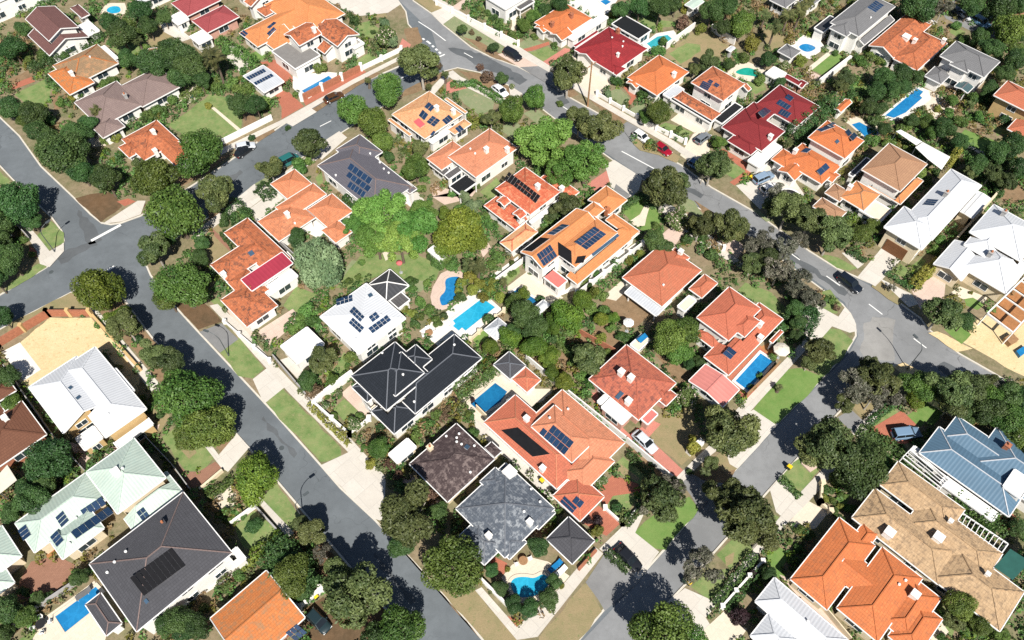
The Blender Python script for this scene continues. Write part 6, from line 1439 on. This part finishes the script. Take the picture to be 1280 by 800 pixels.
fence("658 450,700 486,782 552,846 606", 1.8, .16, 'white_wall', 'white boundary wall from the grey pavilion down past the pink driveway', name='boundary_wall'); fence("596 512,700 616", 1.7, .15, 'cream_wall', 'cream side fence between the slate blue house and the sprawling orange house', cat='fence', name='fence'); fence("932 497,972 458", 1.7, .12, 'timber', 'timber fence along the shaded lap pool', cat='fence', name='fence')
fence("756 636,778 656,806 628", .8, .25, 'white_wall', 'low white wall enclosing the small round front lawn', name='boundary_wall', piers=3); fence("700 404,772 444,790 458", 1.6, .15, 'brick', 'red brick garden wall below the bare sandy yard', name='boundary_wall'); fence("602 726,640 764", 1.2, .3, 'white_wall', 'white front wall before the dark trees of the corner pool', name='boundary_wall'); fence("724 712,744 690", .9, .3, 'brick', 'brick planter wall in front of the charcoal hip garage', name='boundary_wall')
fence("822 470,862 506", 1.7, .15, 'timber', 'timber fence beside the dry strip left of the pink carport', cat='fence', name='fence')
fence("862 566,874 556", 1.3, .8, 'white_wall', 'short white letterbox wall beside the footpath', name='boundary_wall')
hedge("388 508,436 556", .8, .8, 'leaf_yellow', desc='yellow-green low hedge'); hedge("574 492,616 462", 2.6, 1.8, 'leaf_shrub', desc='flowery thick hedge'); hedge("760 693,783 714", 1.0, 1.2, 'leaf_dark', desc='dark clipped hedge'); hedge("782 657,803 635", .8, .9, desc='clipped low hedge'); hedge("786 570,818 600", .9, .9, desc='clipped low hedge'); hedge("1000 380,1006 400,1000 416", 3, 2.6, 'leaf_dark', desc='tall dark hedge'); hedge("680 402,732 470", 1.0, 1.0, 'leaf_shrub', desc='leafy hedge')
car((797, 543), (815, 560), (.55, .58, .62), 'silver car standing on the pink paved driveway', 'sedan', ZB); car((773, 684), (798, 710), (.012, .013, .016), 'black car on the white driveway beside a dark clipped hedge', 'sedan', ZB)
bin_(749, 510, 'lid_yellow', 'yellow lidded bin beside the white flat carport'); bin_(677, 603, 'lid_yellow', 'yellow lidded bin in the side passage of the sprawling orange house')
trees('olive', "736 447 22; 512 642 42; 402 450 19; 825 621 30; 913 537 36; 1024 436 20; 1012 452 12; 890 580 11; 846 606 10"); trees('round', "566 708 38; 472 560 15; 836 424 23; 856 411 22; 850 440 17; 416 474 8"); trees('lime', "612 434 11; 638 420 15; 665 434 17; 686 446 14; 692 466 11; 706 477 12; 752 400 10; 766 396 9; 586 440 7")
trees('dark', "384 476 14; 672 684 14; 617 712 11; 626 735 11; 642 754 13; 662 760 13; 686 748 14; 693 728 11; 994 386 12; 1000 404 11; 996 420 9; 862 456 9; 548 640 13; 530 600 9; 500 684 16; 874 452 8"); trees('flower', "858 498 16; 752 600 9; 442 530 10; 424 492 6; 408 507 6"); trees('cone', "868 558 9 1.3; 866 548 6"); trees('grey', "838 612 20; 812 632 16; 1010 372 16; 1000 362 15; 1022 378 12")
trees('dry', "394 488 12; 488 580 9; 498 594 8; 540 620 9; 556 522 8; 560 512 6; 1046 384 5; 604 432 5"); trees('purple', "733 651 8; 748 650 8; 524 590 7; 590 500 4; 568 500 5"); trees('yellow', "752 424 9; 464 580 8; 748 664 9; 438 446 6; 450 432 6; 500 412 7; 488 420 5; 634 712 4; 702 733 4; 714 498 6")
trees('shrub', "778 421 9; 438 446 9; 430 470 7; 418 520 6; 450 520 6; 434 458 5; 520 546 10; 535 531 10; 547 519 9; 586 520 8; 592 540 7; 580 510 6; 700 430 6; 716 454 7; 726 470 9; 738 478 9;  700 640 5; 692 650 6; 696 660 5; 600 450 6; 712 414 8; 764 410 7; 760 440 6; 844 506 6; 836 512 5; 1032 374 5; 1040 376 5; 620 690 6; 966 446 6; 950 470 5; 940 484 5; 974 398 5; 668 420 9; 900 442 5; 408 496 5; 478 548 7; 456 560 6"); trees('bush', "771 635 8; 796 500 5; 806 510 5; 862 590 5; 724 430 6; 600 710 7; 500 580 7; 816 500 6; 476 536 8; 966 402 9; 976 410 9; 984 400 9; 420 480 6; 692 424 8"); trees('palm', "882 590 8; 974 484 5; 730 440 7")
beds("690 410,740 400,760 420,716 480,700 470;500 530,560 500,570 510,526 552;576 500,590 506,600 540,588 540;660 590,690 624,684 626,650 590;470 580,500 570,560 640,500 650;612 720,650 764,700 740,700 760,650 776;404 500,440 536,460 520,452 516,432 530,412 506;830 500,850 490,850 520,826 522;1010 366,1050 372,1044 388,1016 376;940 346,990 330,1000 360,960 356;716 676,740 700,720 710;380 440,420 430,440 470,420 484,390 500;960 400,984 398,980 420,966 420;742 590,760 596,748 610")
# ---------------------------------------------------------------- blocks left of and right of the two near streets
house('white sandlot house', 'white metal roofed house with tan walls beside the bare yellow sand lot', 'm_white', 'tan_wall', "36 484 140 500 5 LEU; 69 466 183 511 5.2; 140 550 191 530 2.8 F *flat_white; 95 548 128 547 3.1 F *flat_white; 130 470 168 488 4.9", gut='white_paint')
panels('white sandlot house', "84 485.6,88 482,92 485,88 488", 1, 1, 'skylight', 'skylight'); panels('white sandlot house', "93.6 498,98.5 494,102 497,97 501", 1, 1, 'skylight', 'skylight'); vents('white sandlot house', (136, 518))
house('sage green house', 'long sage green metal roofed house with rows of blue solar panels', 'm_sage', 'cream_wall', "108 590 207 597 5.6; 146 636 228 614 3.4; 19 654 132 625 3.6; 60 672 130 660 3.6; -30 680 27 695 3.3; -30 715 18 728 3", gut='white_paint', cap='m_sage')
for q, a, b in (("100 638,126.6 620.5,133.6 630,107 648", 4, 1), ("88 665,135 634,143 641,95 675", 6, 1), ("69 646,78.4 639,86.7 650,77 661", 1, 3), ("63 671,72 662.5,81 675,72 684.5", 1, 3), ("22.6 662.5,33 655.6,40 668,30 677", 1, 3)): panels('sage green house', q, a, b)
panels('sage green house', "170 640,179 634,187 644,178 652", 2, 2); chimney('sage green house', 146, 591, mat='white_wall', w=.8, h=.6); vents('sage green house', (154, 586), (96, 648), (88, 680))
house('charcoal poolside house', 'charcoal roofed two storey house with a black heater panel block and a slim pool', 't_charcoal', 'white_wall', "112 705 290 691 5.8; 107 756 152 779 3.4; 284 694 307 698 3.2 F *flat_white", cap='t_mauve')
panels('charcoal poolside house', "162 721.7,214.6 684.5,232.5 706.5,180 746", 9, 1, 'heater'); panels('charcoal poolside house', "179 751,183 747,187 752,183 756", 1, 1, 'skylight', 'skylight'); vents('charcoal poolside house', (158, 690), (144, 703), (135, 716)); chimney('charcoal poolside house', 205, 655, mat='t_charcoal', w=.5, h=.6)
house('lichened orange house', 'old orange tiled gabled house grown with grey lichen at the bottom edge', 't_mottled', 'brick', "263 773 381 772 3.3 RU", cap='t_salmon')
panels('lichened orange house', "356 791,371 779.7,384 790.6,370 802", 3, 2)
house('brown tiled house', 'dark brown tiled house at the picture edge beside the sand lot', 't_brown', 'brick', "-40 545 58 543 3.3; -36 500 20 488 3; -60 530 10 520 3.2")
chimney('brown tiled house', 9, 525, mat='white_wall')
house('small grey lane house', 'small grey roofed house beside the lane at the picture edge', 't_grey', 'white_wall', "-34 292 14 294 3")
house('blue metal house', 'blue metal roofed house with striped hips at the picture edge', 'm_blue', 'white_wall', "1149 566 1285 610 3.6; 1176 546 1300 590 3.7; 1214 578 1330 590 3.8; 1138 564 1188 590 2.8 F *flat_white; 1175 604 1247 642 2.7 F *flat_white; 1254 608 1290 602 5 F *flat_white", cap='m_silver', pitch=.36)
chimney('blue metal house', 1256, 560)
house('tan stone-tiled house', 'sprawling tan tiled house with weathered dark patches and white chimneys', 't_tan', 'cream_wall', "1065 647 1200 690 3.3; 1100 606 1206 637 3.3; 1130 655 1253 692 3.3; 1163 722 1280 740 3.3", cap='t_tan')
chimney('tan stone-tiled house', (1109, 668), (1170, 674), mat='white_wall', w=1.0); chimney('tan stone-tiled house', (1232, 719), (1186, 653), mat='white_wall', w=.4, h=.7)
house('big orange hip house', 'big orange tiled house with many ridges between a tan roof and a white roof', 't_orange', 'cream_wall', "988 724 1094 682 3.4; 1046 760 1153 723 3.6; 1100 775 1176 748 3.3; 1110 795 1178 774 3.2; 1060 678 1098 668 3.3; 1040 718 1112 727 3.4 LE", cap='t_coral')
chimney('big orange hip house', (1141, 745), mat='white_wall', w=.8, h=.9); vents('big orange hip house', (1123, 731), (1131, 726))
house('white bottom-edge house', 'white metal roofed house cut off by the bottom edge of the picture', 'm_white', 'white_wall', "944 752 1060 800 3.5; 938 795 1000 800 3.4")
vents('white bottom-edge house', (1009, 777))
pergola("1202 641,1260 680,1250 694,1195 655", 2.6, 'white slatted pergola along the back of the tan tiled house', 'white_paint', 10)
shade("1243 709,1263 686,1288 702,1266 725", 2.8, 'fabric_green', 'dark green shade cloth behind the tan tiled house'); shade("-8 600,9 581,21 600,0 617", 2.8, 'fabric_cream', 'cream shade sail beside the brown tiled house')
pergola("1128 572,1140 560,1186 600,1176 610", 2.5, 'low white porch frame in front of the blue metal house', 'white_paint', 4)
# left block ground
patch('sand', 'sand', "26 427,62 397,114 397,176 462,172 494,134 442,116 440,36 486,20 472"); patch('paving', 'paving_white', "2 440,25 428,51 462,30 476"); patch('verge', 'lawn_dry', "12 404,88 366,112 372,118 390,62 392,20 422,8 418"); patch('path', 'concrete', "104 376,112 376,198 478,204 500,196 500")
patch('dirt', 'dirt', "118 360,150 372,190 424,246 490,300 556,284 574,222 500,120 384"); patch('lawn', 'lawn_dry', "170 480,190 486,212 520,200 540,184 520"); patch('lawn', 'lawn', "202 546,224 531,248 545,268 572,254 588,233 589,225 580"); patch('lawn', 'lawn_dry', "220 545,236 548,246 566,236 574,224 560")
patch('paving', 'paving_brown', "220 580,233 590,248 590,269 577,278 585,255 610,235 609"); patch('driveway', 'concrete', "296 542,312 559,285 590,276 584,274 568"); patch('path', 'concrete', "256 558,264 556,282 580,276 584"); patch('paving', 'paving_cream', "266 622,294 604,296 627,283 643")
patch('verge', 'lawn', "326 624,346 604,378 647,368 666,358 664"); patch('path', 'path', "318 622,326 622,368 666,361 674"); patch('lawn', 'lawn', "293 658,318 638,348 664,318 690,305 684"); patch('driveway', 'paving_brown', "25 725,20 748,27 757,48 740,60 748,84 738,94 706,78 698,62 697,39 702")
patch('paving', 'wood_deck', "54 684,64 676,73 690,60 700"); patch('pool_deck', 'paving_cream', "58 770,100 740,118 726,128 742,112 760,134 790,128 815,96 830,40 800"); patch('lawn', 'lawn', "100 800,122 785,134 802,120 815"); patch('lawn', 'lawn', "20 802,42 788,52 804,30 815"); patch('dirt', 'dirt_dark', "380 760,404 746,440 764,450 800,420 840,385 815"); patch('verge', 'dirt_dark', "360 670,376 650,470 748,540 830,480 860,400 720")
patch('paving', 'concrete', "210 740,262 708,300 690,318 700,280 728,226 760"); patch('paving', 'concrete_pink', "86 552,112 560,150 552,200 530,196 540,104 588")
pool('slim poolside pool', 'slim blue pool with white steps along the charcoal house', "69.5 771,120 733.6,126 740,109 755,113 766,82 790.6", "", 'pool_blue', 'paving_cream')
fence("-20 446,0 433,63 395,116 395", 1.9, .22, 'brick', 'brick pier wall round the yellow sand lot', piers=3.2, pmat='tan_wall', name='boundary_wall'); fence("116 395,176 463", 1.0, .35, 'tan_wall', 'low sandstone wall down the side of the sand lot', name='boundary_wall'); fence("5 797,52 760,100 728", 1.6, .1, 'grey_wall', 'grey panel fence behind the slim poolside pool', cat='fence', name='fence')
fence("10 462,68 545,108 590", 1.7, .12, 'grey_wall', 'pale grey fence between the brown tiled house and the white sandlot house', cat='fence', name='fence'); fence("291 655,320 634", 1.1, .3, 'white_wall', 'white wall at the top of the small square lawn', name='boundary_wall'); fence("320 634,352 669", 1.0, .2, 'grey_wall', 'dark low fence along the small square lawn', cat='fence', name='fence'); fence("376 761,403 738", 1.3, .45, 'white_wall', 'white entrance wall beside the bins and the reddish driveway', name='boundary_wall', piers=2.5)
fence("176 540,218 584,240 614", 1.6, .12, 'grey_wall', 'dark fence along the shaded side of the sage green house', cat='fence', name='fence'); fence("252 612,278 590", .9, .3, 'cream_wall', 'low cream kerb wall beside the red brick forecourt', name='boundary_wall')
hedge("319 696,352 673", 1.4, 1.3, 'leaf_lime', desc='bright lime hedge'); hedge("304 712,320 702", .9, .9, 'leaf_yellow', desc='golden low hedge'); hedge("262 622,290 602", 1.2, 1.0, 'leaf_shrub', desc='leafy hedge'); hedge("352 690,372 710,388 738,366 728,350 708", 3.4, 3.0, 'leaf_dark', desc='massive dark hedge')
car((388, 766), (408, 786), (.015, .03, .035), 'dark teal car on the reddish driveway beside the lichened orange house', 'hatch', ZB)
bin_(396, 747, 'lid_yellow', 'yellow lidded bin beside the white entrance wall'); table_set(54, 782, 'black table beside the slim poolside pool', top='black_plastic'); lounger(106, 743, 40, 'grey sun lounger by the slim poolside pool')
trees('lime', "122 366 32; 318 597 31; 148 398 16"); trees('olive', "157 408 23; 190 440 19; 208 452 20; 392 668 20; 378 655 12; 445 744 40; 420 720 22"); trees('round', "238 496 39; 262 532 31; 224 478 22; 500 786 33; 365 718 26; 16 504 13; 30 770 14; 236 545 20"); trees('dark', "62 574 30; 40 622 22; 60 604 16; 14 640 14; 2 396 15; 6 470 16; 318 657 11; 98 722 12; 6 762 20; 5 792 13; 47 748 9; 246 783 17; 226 775 20; 204 782 16; 476 800 26; 34 610 14; 228 790 14; 356 700 14; 380 735 14")
trees('grey', "404 690 13"); trees('shrub', "299 720 9; 254 761 8; 120 566 5; 130 561 5; 140 554 5; 114 576 5; 284 734 8; 290 650 7; 282 640 6; 276 612 5; 66 744 6; 296 640 7; 304 646 5; 176 500 8; 184 512 7; 192 496 6"); trees('flower', "128 558 4; 136 562 3; 280 604 4"); trees('yellow', "146 548 4; 150 545 4; 308 706 4"); trees('bush', "156 388 8; 172 424 7; 60 748 8; 30 740 8; 112 582 5; 124 572 4; 286 600 4; 200 520 6")
street_lamp(68.5, 314.7, 92, 298, 'street lamp on the small lawn corner by the lane', short='lane street lamp'); street_lamp(286, 444.6, 262, 436, 'street lamp on the long verge lawn beside the asphalt driveway', short='verge street lamp'); street_lamp(1134, 461, 1112, 440, 'street lamp on the sandy corner of the eastern junction', h=6); street_lamp(378.7, 648.7, 405, 630, 'street lamp on the kerb above the bottom trees', short='bottom street lamp')
# lane corner
patch('lawn', 'lawn', "45 295,64 276,80 291,80 303,60 313"); patch('path', 'path', "20 275,30 276,46 294,62 314,80 304,80 314,62 334,50 330,46 314"); patch('verge', 'lawn', "10 356,46 330,58 328,58 334,30 352,4 366"); patch('lawn', 'lawn', "-20 208,0 214,14 228,4 232,-24 220"); patch('paving', 'paving_red', "36 306,46 314,46 322,38 320"); fence("18 278,38 300", 1.5, .15, 'grey_wall', 'dark side fence beside the lane lawn', cat='fence', name='fence')
trees('shrub', "30 300 6; 40 318 5; 24 300 6"); trees('dark', "-12 320 22; -18 250 26; -6 350 16")
# right block ground
patch('lawn', 'lawn_bright', "1132 521,1157 500,1180 517,1167 531,1158 527,1150 534"); patch('driveway', 'paving_red', "1083 539,1127 513,1150 535,1140 552,1118 560"); patch('lawn', 'lawn', "1090 532,1116 509,1124 516,1106 534"); patch('path', 'concrete', "1064 542,1100 503,1105 508,1092 527,1077 548"); patch('driveway', 'asphalt_drive', "1046 522,1064 512,1079 526,1066 541"); patch('verge', 'lawn_dry', "1064 505,1084 496,1097 506,1079 524"); patch('dirt', 'sand', "1116 458,1130 453,1162 468,1158 482,1130 470")
patch('verge', 'lawn', "976 597,992 578,1002 571,1032 580,996 620"); patch('driveway', 'concrete', "962 611,976 598,997 622,1002 630,985 652,970 640"); patch('driveway', 'paving_cream', "984 655,1010 626,1036 640,1020 660,1004 665"); patch('path', 'path', "996 620,1040 574,1046 588,1010 628,962 676,900 756,886 754,944 684"); patch('lawn', 'lawn', "1045 624,1070 612,1056 634")
patch('driveway', 'concrete', "838 750,856 735,885 748,895 758,882 772,900 800,930 830,880 830,860 800"); patch('driveway', 'paving_cream', "880 787,905 764,925 782,934 786,916 812,890 830,868 806"); patch('verge', 'lawn', "864 734,880 716,914 710,900 736,886 750"); patch('verge', 'lawn', "896 694,918 672,946 684,914 712"); patch('verge', 'lawn_dry', "906 696,918 690,916 704,908 708"); patch('lawn', 'lawn_bright', "954 698,974 684,990 693,977 710,984 722,974 724"); patch('verge', 'lawn', "936 664,960 640,974 646,950 676")
patch('paving', 'concrete_pink', "974 718,984 722,1036 762,1060 800,1046 812,1010 760"); patch('paving', 'paving_cream', "1150 790,1176 776,1186 790,1170 812"); patch('paving', 'concrete', "1196 700,1230 725,1240 760,1222 740"); patch('paving', 'paving_red', "1244 650,1262 640,1276 650,1262 664"); patch('lawn', 'lawn', "1170 750,1196 770,1190 800,1176 790"); patch('paving', 'concrete', "1060 640,1066 634,1110 664,1160 706,1150 706")
solid("1001 580,1008 573,1021 585,1012 591", .25, 'concrete_pink', 'pale pink concrete slab lying on the verge lawn', 'slab', 'concrete_slab')
fence("951 704,901 760", 1.2, .25, 'white_wall', 'white pier wall between two dark hedges beside the white bottom-edge house', name='boundary_wall', piers=3); fence("1026 606,1024 630,1036 641", 1.1, .3, 'cream_wall', 'sandstone garden wall before the tan tiled house', name='boundary_wall', piers=2.4); fence("1096 558,1124 577", .8, .4, 'cream_wall', 'low sandstone wall behind the red brick driveway', name='boundary_wall'); fence("1154 500,1186 519,1282 590", 1.4, .15, 'cream_wall', 'long pale fence behind the blue metal house and its lawn', cat='fence', name='fence'); fence("1068 650,1110 684,1166 722", 1.6, .12, 'timber', 'timber fence between the tan tiled house and the big orange hip house', cat='fence', name='fence'); fence("984 726,1030 764,1060 800", 1.6, .12, 'cream_wall', 'cream fence between the big orange hip house and the white bottom-edge house', cat='fence', name='fence')
hedge("940 697,894 754", 1.2, 1.0, 'leaf_dark', desc='dark low hedge'); hedge("946 716,908 764", 1.0, 1.0, 'leaf_dark', desc='dark low hedge'); hedge("976 600,997 621", .9, .9, 'leaf_hedge', desc='clipped low hedge'); hedge("1085 531,1112 508", 1.0, 1.2, 'leaf_dark', desc='dark clipped hedge'); hedge("1076 541,1100 556,1128 573", 2.0, 1.4, 'leaf_hedge', desc='bushy green hedge'); hedge("1190 622,1222 645,1248 664", 2.2, 1.8, 'leaf_shrub', desc='leafy tall hedge')
car((1119, 543), (1147, 540), (.16, .25, .36), 'blue-grey four wheel drive on the red brick driveway', 'suv', ZB)
bin_(985, 586, 'lid_yellow', 'yellow lidded bin on the kerb beside the pink slab'); bin_(860, 730, 'lid_yellow', 'yellow lidded bin standing next to a dark bin'); bin_(855, 728, 'bin_green', 'dark bin standing next to a yellow lidded bin')
trees('olive', "1094 474 27; 1083 460 15; 1056 503 14; 1184 484 28; 1192 504 20; 1213 488 25; 1040 556 36; 1014 562 22; 930 640 40; 952 670 26; 906 618 25; 1192 776 14; 1232 480 16"); trees('grey', "1066 482 24; 1110 490 22; 876 708 27; 1074 470 16; 1250 488 18; 1092 496 18"); trees('round', "1147 482 20; 1263 524 22; 1274 548 18; 830 788 40; 862 806 26; 1200 756 20; 1225 783 14; 1249 794 12; 1240 500 20"); trees('lime', "1146 498 14; 1158 478 12"); trees('dark', "1233 512 22; 1262 498 22; 1078 582 34; 1064 600 18; 1274 660 14; 959 717 12; 1282 500 20; 1286 570 18; 1206 520 14; 1290 690 16")
trees('purple', "924 769 13; 1127 684 10; 940 718 7"); trees('yellow', "1146 698 13; 1150 708 9; 1030 622 6; 1050 634 6; 944 764 4"); trees('shrub', "1034 612 8; 1046 600 10; 1060 606 8; 1062 636 8; 1044 640 6; 998.6 662 7; 1012 669 6.5; 998 685 7; 987 677 5; 1036 760 6; 1206 790 8; 1180 800 8; 1040 626 6; 1054 620 6; 1228 650 7; 1240 660 7; 1110 664 4; 1100 658 4"); trees('bush', "1070 638 7; 1050 650 7; 990 700 6; 1216 762 8; 1100 548 6; 1112 560 6; 1262 650 8")
beds("120 380,170 430,210 490,196 500,120 400;90 556,110 566,160 548,150 560,112 590,100 580;262 626,284 604,300 610,290 650;1024 606,1060 596,1072 612,1040 640,1024 632;984 664,1010 660,1016 690,990 700;1186 760,1220 740,1260 790,1200 810;1060 600,1094 560,1120 576,1080 620;1160 470,1300 480,1300 560,1200 530,1160 500;210 760,290 720,296 730,236 790;360 660,400 660,420 760,396 740;0 560,60 560,100 600,40 650,0 650")
build_undergrowth()
resolve_labels()
